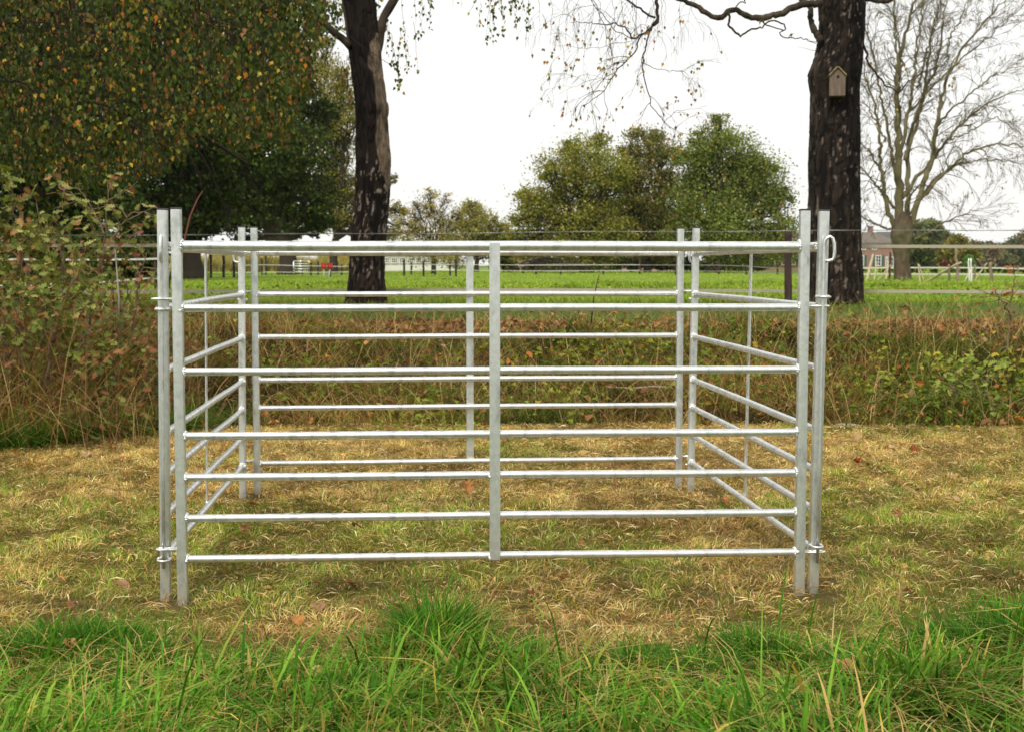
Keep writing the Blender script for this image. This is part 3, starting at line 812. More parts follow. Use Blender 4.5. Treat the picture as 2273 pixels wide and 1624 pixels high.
def low_plants():
    """bramble and nettle leaves mixed through the bank: clusters of broad leaves"""
    rg = np.random.default_rng(8)
    spots = []
    for px, py, nn, r, dd in [(930, 925, 60, .12, 8.8), (900, 880, 50, .2, 9.2), (1010, 880, 24, .12, 9.2), (1300, 800, 120, .4, 10.2), (1400, 850, 150, .4, 9.8), (1360, 760, 60, .3, 10.8), (1480, 800, 110, .35, 10.3), (1600, 870, 90, .3, 9.4),
                              (2120, 880, 150, .35, 9.0), (2060, 900, 80, .25, 8.9), (2200, 830, 110, .35, 9.6), (1900, 870, 60, .3, 9.4), (1240, 900, 70, .3, 9.1), (700, 880, 40, .25, 9.4), (620, 800, 40, .3, 10), (2240, 900, 90, .25, 8.9), (1750, 820, 60, .3, 10), (1640, 780, 50, .3, 10.4), (1440, 745, 30, .12, 11.6), (1600, 740, 26, .12, 11.7)]:
        c = P(px, py, dd); spots.append((c, int(nn*2.2), r))
    for i in range(120):
        x = rg.uniform(-4.4, 4.4); y = rg.uniform(8.9, 11.6)
        spots.append((np.array([x, y, H(x, y)+.08]), int(rg.integers(5, 22)), rg.uniform(.08, .25)))
    pos = []; cl = []
    for c, nn, r in spots:
        p = c+rg.normal(size=(nn, 3))*np.array([r, r*.8, r*.35]); zg = H(p[:, 0], p[:, 1])
        p[:, 2] = np.maximum(p[:, 2], zg+.03); p[:, 2] = np.minimum(p[:, 2], zg+.34); pos.append(p)
        base = pick(rg, [(.13, .19, .03, 3), (.18, .25, .045, 2), (.25, .28, .05, 1.4), (.09, .13, .025, 2)], 1, .1)
        cl.append(base*(1+rg.normal(0, .2, (nn, 1))))
    pos = np.concatenate(pos); cl = np.clip(np.concatenate(cl), .01, .5); n = len(pos)
    yl = rg.random(n) < .07; cl[yl] = pick(rg, [(.42, .34, .06, 2), (.4, .16, .05, 1)], int(yl.sum()))
    ax = np.stack([rg.normal(size=n), rg.normal(size=n), .4*rg.normal(size=n)], 1)
    Rm = frames(ax, rg, np.tile([0, -.3, 1.0], (n, 1))+.9*rg.normal(size=(n, 3)))
    V, F, C = scatter(BROAD[0]*np.array([.85, 1, 2.5]), BROAD[1], pos, Rm, rg.uniform(.022, .060, n), cl)
    o = np_mesh('bramble_leaves', V, F, M['leaf'], None, C); tag(o, 'bramble and seedling leaves creeping over the bank', kind='stuff')
low_plants()

def pasture():
    rg = np.random.default_rng(9)
    xy = in_wedge(rg, 100000, 12.6, 32, 2.4); x, y = xy.T; n = len(x)
    tuft = fbm(x*.9, y*.6, 0, 101, 3)
    h = rg.uniform(.03, .09, n)*(.5+tuft)*(1+.02*(y-13))
    h *= np.where(y < 14.6, 1.3, 1)
    lush = sstep(14.2, 17, y)[:, None]
    c = pick(rg, [(.23, .345, .05, 4), (.29, .40, .06, 3), (.16, .25, .03, 2), (.38, .41, .09, 1.8)], n, .14)*lush+pick(rg, [(.13, .20, .025, 4), (.09, .14, .02, 2), (.26, .24, .08, 1.5), (.30, .22, .10, .8)], n, .18)*(1-lush)
    c = c*(1-.38*sstep(.58, .72, tuft))[:, None]
    # grass from the bank top to the trunks takes the darker palette
    V1 = blades(rg, xy, h, rg.uniform(.006, .012, n)*(1+.05*(y-13)), rg.uniform(.1, .9, n), c, 2, -.005, .8, tipcol=c*1.1)
    xy = in_wedge(rg, 100000, 30, 105, 4); x, y = xy.T; n = len(x)
    tuft = fbm(x*.35, y*.16, 0, 103, 3)
    c = pick(rg, [(.27, .39, .06, 4), (.33, .44, .075, 3), (.20, .29, .045, 2), (.42, .44, .11, 1.8)], n, .12)*(1-.35*sstep(.6, .75, tuft))[:, None]
    V2 = blades(rg, xy, rg.uniform(.03, .08, n)*(.5+tuft), rg.uniform(.014, .03, n)*(y/50), rg.uniform(.1, .9, n), c, 2, -.01, .8, tipcol=c*1.1)
    V, F, C = concat_geo([V1, V2])
    o = np_mesh('pasture_grass', V, F, M['grass'], None, C, True); tag(o, 'bright green pasture grass beyond the bank', kind='stuff')
    # weeds: dock and dandelion patches
    pos = []; 
    for px, py, nn, r, d in [(2150, 655, 420, .7, 18), (2230, 668, 220, .5, 17), (2000, 645, 260, .9, 20.5), (1960, 640, 160, .8, 21.5), (1330, 640, 300, 1.2, 22.5), (1400, 640, 200, .8, 23), (1050, 650, 160, .7, 21), (1180, 655, 120, .7, 20), (1640, 658, 260, 1.0, 19), (1700, 655, 160, .7, 19.5), (500, 615, 260, .9, 24), (560, 640, 200, .6, 21), (900, 642, 200, .8, 23), (470, 650, 260, .5, 18.5), (1940, 610, 500, .8, 33), (640, 655, 120, .5, 18.5), (1500, 664, 200, 1.5, 17.8), (2120, 668, 200, 1.2, 17.6)]:
        c = P(px, py, d); p = np.stack([c[0]+rg.normal(0, r, nn), c[1]+rg.normal(0, r*1.2, nn), np.zeros(nn)], 1)
        p[:, 2] = H(p[:, 0], p[:, 1])+np.abs(rg.normal(0, .05, nn))*(1+.0*nn)+.02; pos.append(p)
    m = 500; q = in_wedge(rg, 900, 13.5, 40, 1)[:m]; q = np.c_[q, H(q[:, 0], q[:, 1])+.03]; pos.append(q)
    pos = np.concatenate(pos); pos = pos[rg.random(len(pos)) < .32]; n = len(pos)
    ax = np.stack([rg.normal(size=n), rg.normal(size=n), .4*np.abs(rg.normal(size=n))], 1)
    Rm = frames(ax, rg, np.tile([0, 0, 1.0], (n, 1))+.5*rg.normal(size=(n, 3)))
    cl = pick(rg, [(.12, .23, .03, 4), (.18, .31, .05, 3), (.07, .13, .025, 2), (.30, .38, .13, 1.5), (.3, .16, .05, .4)], n, .2)
    V, F, C = scatter(BROAD[0], BROAD[1], pos, Rm, rg.uniform(.025, .055, n)*(1+.008*pos[:, 1]), cl)
    o = np_mesh('pasture_weeds', V, F, M['leaf'], None, C); tag(o, 'dock and weed leaves spread through the pasture', kind='stuff')
pasture()

# ================================================================ trees
def trunk_mesh(name, rows, Y, parent, seed, colfn, furrow=.012, top=None, nA=112, dz=.013):
    """rows = (py, left px, right px) from bottom to top; real round trunk with furrowed bark"""
    cz = []; cx = []; rr = []
    for py, l, r in rows:
        a = P(l, py, Y); b = P(r, py, Y); cz.append((a[2]+b[2])/2); cx.append((a[0]+b[0])/2); rr.append((b[0]-a[0])/2)
    cz, cx, rr = map(np.array, (cz, cx, rr))
    zs = np.arange(cz[0], min(cz[-1], 4.2), dz); zs = np.concatenate([zs, np.arange(zs[-1]+.08, cz[-1], .08)])
    X = np.interp(zs, cz, cx); Rr = np.interp(zs, cz, rr)
    k = np.ones(9)/9
    Rp = np.pad(Rr, 4, 'edge'); Rr = np.convolve(Rp, k, 'valid'); Xp = np.pad(X, 4, 'edge'); X = np.convolve(Xp, k, 'valid')
    th = np.linspace(0, 2*math.pi, nA, endpoint=False)
    TH, ZZ = np.meshgrid(th, zs); RR = Rr[:, None]*np.ones_like(TH)
    nx, ny = np.cos(TH), np.sin(TH)
    sx, sy = nx*RR, ny*RR
    f1 = vnoise(sx*36+2*vnoise(sx*9, sy*9, ZZ*9, seed+9), sy*36, ZZ*5.5+1.5*vnoise(sx*14, sy*14, ZZ*6, seed+11), seed); f2 = vnoise(sx*80, sy*80, ZZ*30, seed+3); f3 = fbm(sx*5, sy*5, ZZ*2.2, seed+7, 2)
    ridge = np.abs(2*f1-1); ridge2 = np.abs(2*f2-1)
    plate = sstep(.04, .42, ridge)
    zb0 = zs[0]; flare = .22*np.exp(-(ZZ-zb0)/.16)*(.35+.65*sstep(.3, .7, vnoise(nx*2.2, ny*2.2, 0, seed+5)))*RR*(.8)
    disp = flare+furrow*(plate-.6)+.35*furrow*(ridge2-.5)+.045*(f3-.5)
    R2 = RR+disp
    V = np.stack([X[:, None]+nx*R2, Y+ny*R2, ZZ], 2).reshape(-1, 3)
    px, py = proj(V[:, 0], V[:, 1], V[:, 2])
    C = colfn(nx.ravel(), ny.ravel(), ZZ.ravel(), plate.ravel(), f2.ravel(), sx.ravel(), sy.ravel())
    nz = len(zs); i = np.arange((nz-1)*nA); r, c = i//nA, i % nA
    F = np.stack([r*nA+c, r*nA+(c+1) % nA, (r+1)*nA+(c+1) % nA, (r+1)*nA+c], 1)
    o = np_mesh(name, V, [F], M['bark'], parent, C, True)
    return o
def zpx(py, Y): return P(CX, py, Y)[2]

def grow(m, rg, p, d, L, r, lev, maxlev, droop, nch, ends, wig=.22, spread=.8, k=7, col=(.05, .035, .025), taper=.4, sides=(6, 5, 4, 3), minr=.002, lscale=(.38, .68)):
    d = unit(np.asarray(d, float)); p = np.asarray(p, float); pts = [p]; q = p.copy()
    for i in range(k):
        d = unit(d+rg.normal(0, wig, 3)*.5+np.array([0, 0, -droop])*(i+1)/k)
        q = q+d*L/k; pts.append(q)
    pts = np.array(pts); rad = np.maximum(np.linspace(r, r*taper, k+1), minr)
    m.tube(pts, rad, sides[min(lev, len(sides)-1)], False, col)
    ends.append((pts, lev))
    if lev < maxlev:
        for j in range(nch):
            t = rg.uniform(.15, 1.0); f = t*k; a = min(int(f), k-1); fr = f-a
            c = pts[a]*(1-fr)+pts[a+1]*fr; dd = unit(pts[a+1]-pts[a])
            s = rg.normal(size=3); s = unit(s-s.dot(dd)*dd); sp_ = spread*rg.uniform(.6, 1.2)
            nd = unit(dd*math.cos(sp_)+s*math.sin(sp_))
            grow(m, rg, c, nd, L*rg.uniform(*lscale)*(1.15-.5*t), max(rad[a]*.55, minr), lev+1, maxlev, droop*1.1, nch, ends, wig, spread, max(4, k-1), col, taper, sides, minr, lscale)

def path_px(pts, Y, dy=0.0, rg=None):
    """traced points (px, py[, dY]) at depth Y"""
    return np.array([P(p[0], p[1], Y+(p[2] if len(p) > 2 else dy*i)) for i, p in enumerate(pts)])
def resample(pts, n):
    d = np.r_[0, np.cumsum(np.linalg.norm(np.diff(pts, axis=0), axis=1))]
    t = np.linspace(0, d[-1], n)
    return np.stack([np.interp(t, d, pts[:, i]) for i in range(3)], 1)
def wiggle(pts, rg, amp):
    q = pts.copy(); q[1:-1] += rg.normal(0, amp, (len(pts)-2, 3)); return q

BLEAF = [(.040, .068, .012, 5), (.075, .11, .018, 3.5), (.022, .038, .009, 4), (.15, .17, .03, 1.6), (.46, .19, .035, .5), (.46, .32, .05, .6), (.22, .10, .035, .9), (.13, .09, .03, 1)]
def hang_leaves(rg, pos, size, pal, down=1.1):
    n = len(pos)
    ax = np.stack([rg.normal(0, .5, n), rg.normal(0, .5, n), -down-rg.random(n)*.4], 1)
    nr = np.stack([rg.normal(0, .7, n), rg.normal(0, 1, n), rg.normal(0, .35, n)], 1)
    return scatter(BIRCH[0], BIRCH[1], pos, frames(ax, rg, nr), size, pick(rg, pal, n, .2))

# --- left birch -------------------------------------------------
Y1 = 15.3
t1 = empty('birch_tree', (P(816, 680, Y1)[0], Y1, zpx(680, Y1)), label='left birch trunk, dark bark with a pale peeled strip down its right side', cat='tree')
def local(parent, V): return V-np.array(parent.location)
def tie(o, parent):
    o.parent = parent; o.matrix_parent_inverse = Matrix.Translation(-Vector(parent.location)); return o
def colL(nx, ny, z, plate, f2, sx, sy):
    base = np.array([.007, .005, .004]); hi = np.array([.042, .028, .020])
    C = base*(1-plate[:, None])+hi*plate[:, None]*(.45+.9*f2[:, None])
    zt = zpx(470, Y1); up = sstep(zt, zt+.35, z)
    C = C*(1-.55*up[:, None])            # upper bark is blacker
    fl = .6*vnoise(sx*34, sy*34, z*16, 55)+.4*vnoise(sx*80, sy*80, z*40, 56); low = sstep(zpx(660, Y1), zpx(590, Y1), z)*(1-sstep(zpx(380, Y1), zpx(330, Y1), z))
    m = sstep(.60, .70, fl)*(plate > .5)*low
    C = C*(1-m[:, None])+np.array([.27, .22, .19])*m[:, None]
    edge = .34+.9*(fbm(sx*6, sy*6, z*2.2, 57, 3)-.5)-.12*sstep(zpx(150, Y1), zpx(250, Y1), z)*0
    pz = sstep(zpx(450, Y1), zpx(330, Y1), z)*(1-sstep(zpx(110, Y1), zpx(75, Y1), z))
    m = sstep(edge-.03+.5*(1-pz), edge+.03+.5*(1-pz), nx)*(pz > .02)*(ny < .75)
    stain = (.45+.6*vnoise(sx*30, sy*30, z*16, 58))*(1-.75*sstep(.54, .66, fbm(sx*9, sy*9, z*4, 59, 3)))*(.55+.45*plate)
    C = C*(1-m[:, None])+np.array([.26, .19, .13])*(m*stain)[:, None]
    m2 = sstep(.80, .9, -nx)*sstep(zpx(140, Y1), zpx(60, Y1), z)
    return C*(1-m2[:, None])+np.array([.16, .13, .10])*(m2*stain)[:, None]
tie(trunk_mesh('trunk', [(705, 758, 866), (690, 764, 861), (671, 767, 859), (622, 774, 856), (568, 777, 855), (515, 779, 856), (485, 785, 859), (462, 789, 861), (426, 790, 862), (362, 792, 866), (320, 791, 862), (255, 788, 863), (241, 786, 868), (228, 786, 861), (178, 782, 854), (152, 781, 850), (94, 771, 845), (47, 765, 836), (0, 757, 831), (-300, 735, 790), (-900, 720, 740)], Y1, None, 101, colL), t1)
rg = np.random.default_rng(21)
def limb(name, px, Y, r0, r1, parent, col, n=26, amp=.004, sides=14, dy=None):
    pts = resample(path_px(px, Y), n); pts = wiggle(pts, rg, amp)
    m = MB(); rad = np.linspace(r0, r1, n)*(1+.06*rg.normal(size=n))
    c = np.array(col)*(1+.35*rg.normal(size=(n, 1))).clip(.5, 1.6)
    m.tube(pts, rad, sides, True, c); o = m.build(name, M['bark'], smooth=True, color=True); tie(o, parent); return pts
limb('branch', [(778, 104), (767, 91), (748, 78), (727, 61), (710, 44), (692, 26), (661, 5), (600, -60), (520, -160)], Y1-.1, .042, .022, t1, (.05, .038, .025))
limb('branch', [(830, 130), (840, 95), (846, 58), (858, 30), (874, 2), (895, -50), (930, -160), (960, -330)], Y1, .058, .03, t1, (.075, .052, .038))
# hanging twigs and leaves of the left birch
def strands(rg, specs, Y, pal, size=(.035, .055), parent=None, twc=(.06, .035, .025), twr=.0022, name='leaves', spread=1.0, jit=.02):
    tw = MB(); pos = []
    for (x, y0, y1, n, wpx) in specs:
        Ys = Y+rg.normal(0, .5)*spread
        a = P(x, y0, Ys); b = P(x+rg.normal(0, wpx), y1, Ys+rg.normal(0, .15)); k = 8
        pts = np.linspace(0, 1, k)[:, None]*(b-a)+a; pts[1:, :2] += rg.normal(0, .015, (k-1, 2)).cumsum(0)
        tw.tube(pts, np.linspace(twr*1.3, twr*.6, k), 3, False, twc)
        t = rg.uniform(.12, 1, n)**.8*(k-1); i = np.minimum(t.astype(int), k-2); f = (t-i)[:, None]
        pos.append(pts[i]*(1-f)+pts[i+1]*f+rg.normal(0, jit, (n, 3)))
    pos = np.concatenate(pos)
    V, F, C = hang_leaves(rg, pos, rg.uniform(*size, len(pos)), pal)
    o = np_mesh(name, V, F, M['leaf'], None, C); tie(o, parent)
    o2 = tw.build('twigs', M['twig'], color=True); tie(o2, parent); tag(o2, kind='stuff'); tag(o, kind='stuff')
L1P = [(.07, .12, .022, 4), (.10, .15, .03, 3), (.04, .07, .018, 3), (.42, .22, .05, 1.1), (.46, .36, .07, 1), (.24, .12, .05, 1.2)]
sp = []
for x, y1, n in [(868, 120, 10), (876, 190, 14), (888, 160, 12), (884, 206, 10), (896, 176, 12), (905, 150, 8), (915, 165, 10), (862, 90, 8), (925, 60, 8), (935, 35, 10), (948, 60, 8), (970, 40, 5), (940, 90, 6), (960, 18, 4), (1000, 14, 3), (1020, 20, 5), (872, 150, 10), (858, 60, 10), (890, 110, 8), (1068, 60, 9), (1078, 96, 12), (1088, 106, 12), (1094, 70, 12), (1105, 40, 12), (1115, 80, 10), (1126, 50, 14), (1136, 30, 12), (1146, 60, 10), (1160, 45, 10), (1170, 66, 12), (1060, 30, 8), (1084, 40, 14), (1110, 20, 12), (1150, 22, 12), (1176, 14, 6)]:
    sp.append((x+rg.normal(0, 3), y1-rg.uniform(50, 130), y1, n, 4))
for i in range(34):
    x = rg.uniform(690, 765); y1 = 30+rg.uniform(0, 95)*(1-(x-690)/150); sp.append((x, y1-rg.uniform(50, 110), y1, 9, 4))
for i in range(16):
    sp.append((rg.uniform(748, 778), rg.uniform(120, 160), rg.uniform(170, 270), 6, 4))
strands(rg, sp, Y1, L1P, parent=t1)

# --- third birch, trunk out of the frame on the left; its hanging crown fills the upper left -------
t0 = empty('birch_tree', (-7.2, 13.6, float(H(-7.2, 13.6))), label='birch whose hanging crown of green and orange leaves fills the upper left corner', cat='tree')
m = MB(); zz = np.linspace(0, 9, 30); m.tube(np.c_[-7.2+.05*np.sin(zz), 13.6+.05*np.cos(zz*.8), H(-7.2, 13.6)+zz-.1], np.linspace(.24, .09, 30), 16, True, (.05, .035, .025))
tie(m.build('trunk', M['bark'], smooth=True, color=True), t0)
rg = np.random.default_rng(22)
m = MB(); ends = []
for i in range(13):
    z = rg.uniform(3.0, 7.5)
    d = np.array([1.0, rg.uniform(-.55, .45), rg.uniform(-.02, .35)])
    grow(m, rg, (-7.15, 13.6, z), d, rg.uniform(3.0, 5.2), .045, 0, 2, .10, 5, ends, .3, .75, 9, (.03, .022, .016), .3, (7, 5, 4), .003)
for pts_, Yb in [([(-40, 150), (0, 168), (45, 180), (80, 205), (120, 262), (150, 330)], 10.6), ([(120, -30), (150, 10), (185, 35), (215, 80), (228, 150)], 10.8), ([(300, -40), (330, 20), (350, 70), (352, 130)], 10.9), ([(-30, 40), (30, 60), (95, 62), (150, 90), (205, 95)], 11.0), ([(420, -30), (455, 30), (500, 60), (535, 120), (545, 190)], 11.1), ([(560, -30), (590, 20), (640, 50), (665, 110)], 11.2), ([(180, 220), (250, 240), (320, 290), (380, 300)], 10.8)]:
    q = wiggle(resample(path_px(pts_, Yb), 24), rg, .012); m.tube(q, np.linspace(.010, .003, 24), 6, True, (.02, .014, .010))
    for j in range(9):
        t = int(rg.uniform(.1, 1)*22); grow(m, rg, q[t], unit(q[t+1]-q[t]+rg.normal(0, .05, 3)), rg.uniform(.3, .7), .0035, 0, 1, .5, 3, ends, .3, .5, 7, (.022, .015, .011), .4, (4, 3), .0015)
o = m.build('branches', M['bark'], smooth=True, color=True); tie(o, t0); tag(o, kind='stuff')
def ylow(x):
    return np.interp(x, [-120, 0, 100, 200, 290, 360, 430, 470, 520, 560, 600, 640, 665, 690, 705, 720], [420, 400, 410, 420, 415, 400, 330, 300, 335, 330, 300, 345, 270, 190, 120, 40])
def curtain(n, Ya, Yb, sz, pal, seed, fall=1.0):
    rg = np.random.default_rng(seed)
    ns = n//9; x = rg.uniform(-330, 712, ns); yl = ylow(x)-rg.gamma(1.1, 45, ns)*fall
    Y = rg.uniform(Ya, Yb, ns)
    yb = yl-rg.random(ns)**1.0*(yl+120)*(rg.random(ns) < .82)
    L = rg.uniform(.18, .6, ns)
    pos = []; tw = MB()
    for i in range(ns):
        b = P(x[i], yb[i], Y[i]); k = 9
        t = rg.random(k); q = np.repeat(b[None], k, 0)+np.c_[rg.normal(0, .035, (k, 2)), t*L[i]]
        q[:, 0] += .12*(t-.5)*rg.normal(); pos.append(q)
        if i % 5 == 0: tw.tube(np.array([b, b+[.01, .01, L[i]*.5], b+[.0, .03, L[i]*1.1]]), .002, 3, False, (.04, .025, .018))
    pos = np.concatenate(pos)
    keep = fbm(pos[:, 0]*2.1, pos[:, 1]*.8, pos[:, 2]*2.0, 333+seed, 2) > .40
    pos = pos[keep]
    V, F, C = hang_leaves(rg, pos, rg.uniform(*sz, len(pos)), pal)
    return (V, F, C), tw
g1, tw1 = curtain(42000, 10.5, 14.0, (.022, .058), BLEAF, 31)
g2, tw2 = curtain(26000, 14.5, 20.0, (.045, .08), [(.03, .055, .010, 5), (.045, .075, .013, 4), (.09, .09, .02, 2), (.30, .13, .03, .6), (.3, .2, .04, .5), (.12, .065, .02, 1.6)], 32, .7)  # darker palette puts the crown's inner shade into the leaf colour
V, F, C = concat_geo([g1, g2])
o = np_mesh('crown', V, F, M['leaf'], None, C); tie(o, t0)
o = tw1.build('twigs', M['twig'], color=True); tie(o, t0); tag(o, kind='stuff')

# --- right birch with the nest box ----------------------------------------------
t2 = empty('birch_tree', (P(1855, 685, Y1)[0], Y1, zpx(688, Y1)), label='right birch trunk with blackish furrowed bark that carries the nest box', cat='tree')
def colR(nx, ny, z, plate, f2, sx, sy):
    base = np.array([.006, .0045, .0035]); hi = np.array([.036, .025, .017])
    C = base*(1-plate[:, None])+hi*plate[:, None]*(.35+1.0*f2[:, None])
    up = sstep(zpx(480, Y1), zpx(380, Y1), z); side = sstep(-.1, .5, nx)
    C = C*(1-.60*(up*side)[:, None])*(1-.25*up[:, None])  # shaded right side of the upper trunk painted into the bark colour
    fl = .6*vnoise(sx*38, sy*38, z*14, 65)+.4*vnoise(sx*90, sy*90, z*40, 66); m = sstep(.66, .76, fl)*(plate > .45)
    C = C*(1-.8*m[:, None])+np.array([.21, .16, .13])*.8*m[:, None]
    m2 = sstep(.75, .98, -nx)*sstep(.45, .62, fbm(sx*12, sy*12, z*5, 66, 2))*.45*plate
    return C*(1-m2[:, None])+np.array([.15, .12, .09])*m2[:, None]
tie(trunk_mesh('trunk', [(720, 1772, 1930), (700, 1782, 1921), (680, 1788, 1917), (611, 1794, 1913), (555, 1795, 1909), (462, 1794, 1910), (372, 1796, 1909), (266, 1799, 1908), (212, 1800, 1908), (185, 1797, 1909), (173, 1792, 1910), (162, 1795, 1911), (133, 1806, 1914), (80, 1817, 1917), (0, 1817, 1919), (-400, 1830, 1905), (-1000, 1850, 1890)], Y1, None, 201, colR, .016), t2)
rg = np.random.default_rng(23)
BRC = (.055, .042, .028)
limb('branch', [(1826, 6), (1800, 8), (1783, 8), (1751, 24), (1720, 34), (1692, 40), (1668, 40), (1655, 35), (1645, 27), (1636, 22), (1625, 24), (1618, 24), (1605, 36), (1591, 40), (1570, 32), (1556, 20), (1544, 13), (1512, 0), (1470, -14), (1400, -30)], Y1-.3, .040, .020, t2, BRC, 60, .006)
limb('branch', [(1822, 92), (1812, 76), (1803, 58), (1799, 38), (1800, 20), (1790, 6), (1770, -6)], Y1-.15, .040, .022, t2, (.06, .048, .035), 30, .004)
limb('branch', [(1910, -6), (1935, 0), (1958, 4), (1972, 2), (1985, -6)], Y1, .035, .022, t2, BRC, 16)
tb = MB(); ends = []
def traced(px, Y, r0, r1, n=30, amp=.008, child=0, cl=.4, cr=.004, droop=.35, lev=2, dyj=.0, col=(.035, .026, .02)):
    pts = wiggle(resample(path_px(px, Y), n), rg, amp)
    pts[:, 1] += np.linspace(0, dyj, n)
    rad = np.linspace(r0, r1, n); tb.tube(pts, rad, 6, True, col)
    for j in range(child):
        t = int(rg.uniform(.25, 1)*(n-2)); dd = unit(pts[t+1]-pts[t]); s = rg.normal(size=3)*np.array([1, .5, 1]); s = unit(s-s.dot(dd)*dd)
        grow(tb, rg, pts[t], unit(dd*.6+s*.8), cl*rg.uniform(.6, 1.3), min(cr, rad[t]*.6), 0, lev, droop, 3, ends, .35, .6, 7, col, .4, (4, 3, 3), .0012)
    return pts
traced([(1618, 26), (1620, 40), (1618, 58), (1630, 68), (1644, 80), (1652, 76), (1666, 66), (1692, 61), (1700, 52), (1718, 46), (1738, 54), (1746, 61), (1740, 68), (1730, 72), (1738, 84), (1760, 84), (1790, 88), (1811, 97)], Y1-.5, .014, .004, 50, .006, 2, .15)
traced([(1630, 22), (1640, 5), (1655, 8), (1650, -10)], Y1-.4, .008, .006, 10, .005)
traced([(1740, 68), (1700, 56), (1690, 45)], Y1-.5, .006, .008, 8, .004)
# drooping system left of the right birch (starts above the frame)
main = [(1454, -40), (1456, 0), (1459, 30), (1461, 43), (1448, 57), (1437, 70), (1420, 82), (1403, 88), (1395, 75), (1385, 60), (1371, 55), (1340, 55), (1310, 52), (1265, 50)]
traced(main[:5], Y1-1.0, .022, .016, 14, .006)
traced(main[3:], Y1-1.0, .013, .0025, 34, .008, 9, .45)
traced([(1448, 57), (1440, 80), (1432, 106), (1427, 138), (1428, 165), (1432, 181), (1438, 205), (1448, 239), (1458, 252), (1474, 271), (1490, 285), (1506, 296), (1522, 298)], Y1-1.0, .010, .0025, 34, .006, 8, .4)
traced([(1445, 62), (1420, 84), (1412, 110), (1403, 125), (1390, 138), (1374, 149), (1355, 180), (1342, 202), (1320, 220), (1289, 240), (1278, 266)], Y1-1.0, .010, .002, 34, .006, 9, .4)
traced([(1424, 140), (1450, 150), (1480, 158), (1515, 158), (1540, 145)], Y1-1.0, .004, .0015, 16, .006, 4, .35)
traced([(1455, 40), (1440, 35), (1430, 25), (1400, 8), (1380, -8)], Y1-1.0, .012, .010, 12, .006)
traced([(1474, 271), (1500, 246), (1540, 243), (1570, 235)], Y1-1.0, .003, .0012, 12, .006, 3, .25)
traced([(1474, 271), (1468, 290), (1462, 305)], Y1-1.0, .002, .0012, 6, .004)
traced([(1403, 88), (1360, 65), (1330, 20), (1310, -10)], Y1-1.2, .005, .004, 12, .006, 3, .4)
traced([(1355, 178), (1320, 175), (1280, 190), (1240, 210)], Y1-1.1, .003, .001, 12, .006, 4, .4)
traced([(1400, 92), (1350, 100), (1290, 110), (1220, 95)], Y1-1.1, .003, .001, 12, .006, 5, .4, .003, .5)
for px in range(1200, 1560, 22):
    traced([(px+rg.normal(0, 6), -20), (px+rg.normal(0, 8), 20), (px+rg.normal(0, 10), rg.uniform(50, 110))], Y1-rg.uniform(.6, 1.6), .0028, .001, 8, .008, 3, .35, .002, .7, 1)
# dark twig on the right side of the trunk
traced([(1909, 88), (1916, 96), (1930, 145), (1945, 165), (1970, 192), (1996, 206), (2008, 192), (2022, 176), (2050, 160), (2085, 146), (2110, 148)], Y1+.1, .014, .003, 40, .008, 7, .35, .004, .1)
traced([(1938, 158), (1925, 162), (1906, 170)], Y1+.1, .004, .002, 8, .005, 2, .1)
for y in (95, 115): traced([(1813, y), (1796, y-4), (1770, y-12)], Y1, .003, .001, 8, .004, 0)
o = tb.build('twigs', M['twig'], color=True, smooth=True); tie(o, t2); tag(o, kind='stuff')
pts = np.concatenate([e[0][2:] for e in ends if e[1] >= 1])
q = pts[rg.choice(len(pts), 260)]
lf = [(1185, 15), (1213, 58), (1225, 122), (1212, 135), (1316, 70), (1325, 85), (1283, 130), (1290, 190), (1329, 148), (1294, 232), (1271, 277), (1278, 262), (1337, 287), (1550, 136), (1549, 150), (1535, 230), (1503, 214), (1504, 222), (1482, 226), (1511, 296), (1330, 258), (1382, 235), (1460, 68), (1515, 45), (1240, 128), (1204, 108), (1297, 123)]
q = np.concatenate([q, np.array([P(a+rg.normal(0, 2), b, Y1-1) for a, b in lf for _ in range(2)])])
V, F, C = hang_leaves(rg, q, rg.uniform(.03, .05, len(q)), [(.34, .22, .05, 3), (.30, .13, .05, 3), (.14, .15, .03, 2), (.40, .28, .06, 2)])
o = np_mesh('leaves', V, F, M['leaf'], None, C); tie(o, t2); tag(o, kind='stuff')

# nest box
def nest_box():
    Yb = Y1-.30
    c = P(1861.5, 184, Yb-.09); w_, h_ = .165, .225
    root = empty('nest_box', (c[0], Yb-.02, c[2]-.145), R(-11), label='small wooden nest box with pitched roof and round hole on the right birch trunk', cat='nest box')
    m = MB(); hw = w_/2
    m.prism([(-hw, 0), (hw, 0), (hw, .215), (0, .295), (-hw, .215)], -.135, -.120, 'y'); m.build('front_panel', M['boxfront'], root)
    for s in (-1, 1):
        m = MB(); m.box((s*(hw-.009), -.058, .112), (.018, .120, .215)); m.build('side_panel', M['boxfront'], root)
    m = MB(); m.prism([(-hw, 0), (hw, 0), (hw, .215), (0, .295), (-hw, .215)], .004, .018, 'y'); m.build('back_panel', M['boxfront'], root)
    m = MB(); m.box((0, -.058, .006), (w_-.04, .118, .012)); m.build('floor_panel', M['boxfront'], root)
    ang = math.atan2(.08, hw)
    for s in (-1, 1):
        for k in range(2):
            L = .122/2; t = .004+L/2+k*(L+.0015)-.0
            cx = s*(.001+t*math.cos(ang)); cz = .308-t*math.sin(ang)+(.0 if k else .004)
            m = MB(); m.box((cx, -.065, cz-.004), (L, .185, .012), Matrix.Rotation(s*ang, 3, 'Y')); m.build('roof_board', M['boxroof'], root)
    m = MB(); a = np.linspace(0, 2*math.pi, 21)[:-1]; m.prism(np.c_[.004+.0165*np.cos(a), .198+.0165*np.sin(a)], -.1362, -.1350, 'y'); m.build('dark_hole_disc', M['hole'], root)  # near-black disc on the front panel stands in for shade inside the hole
nest_box()

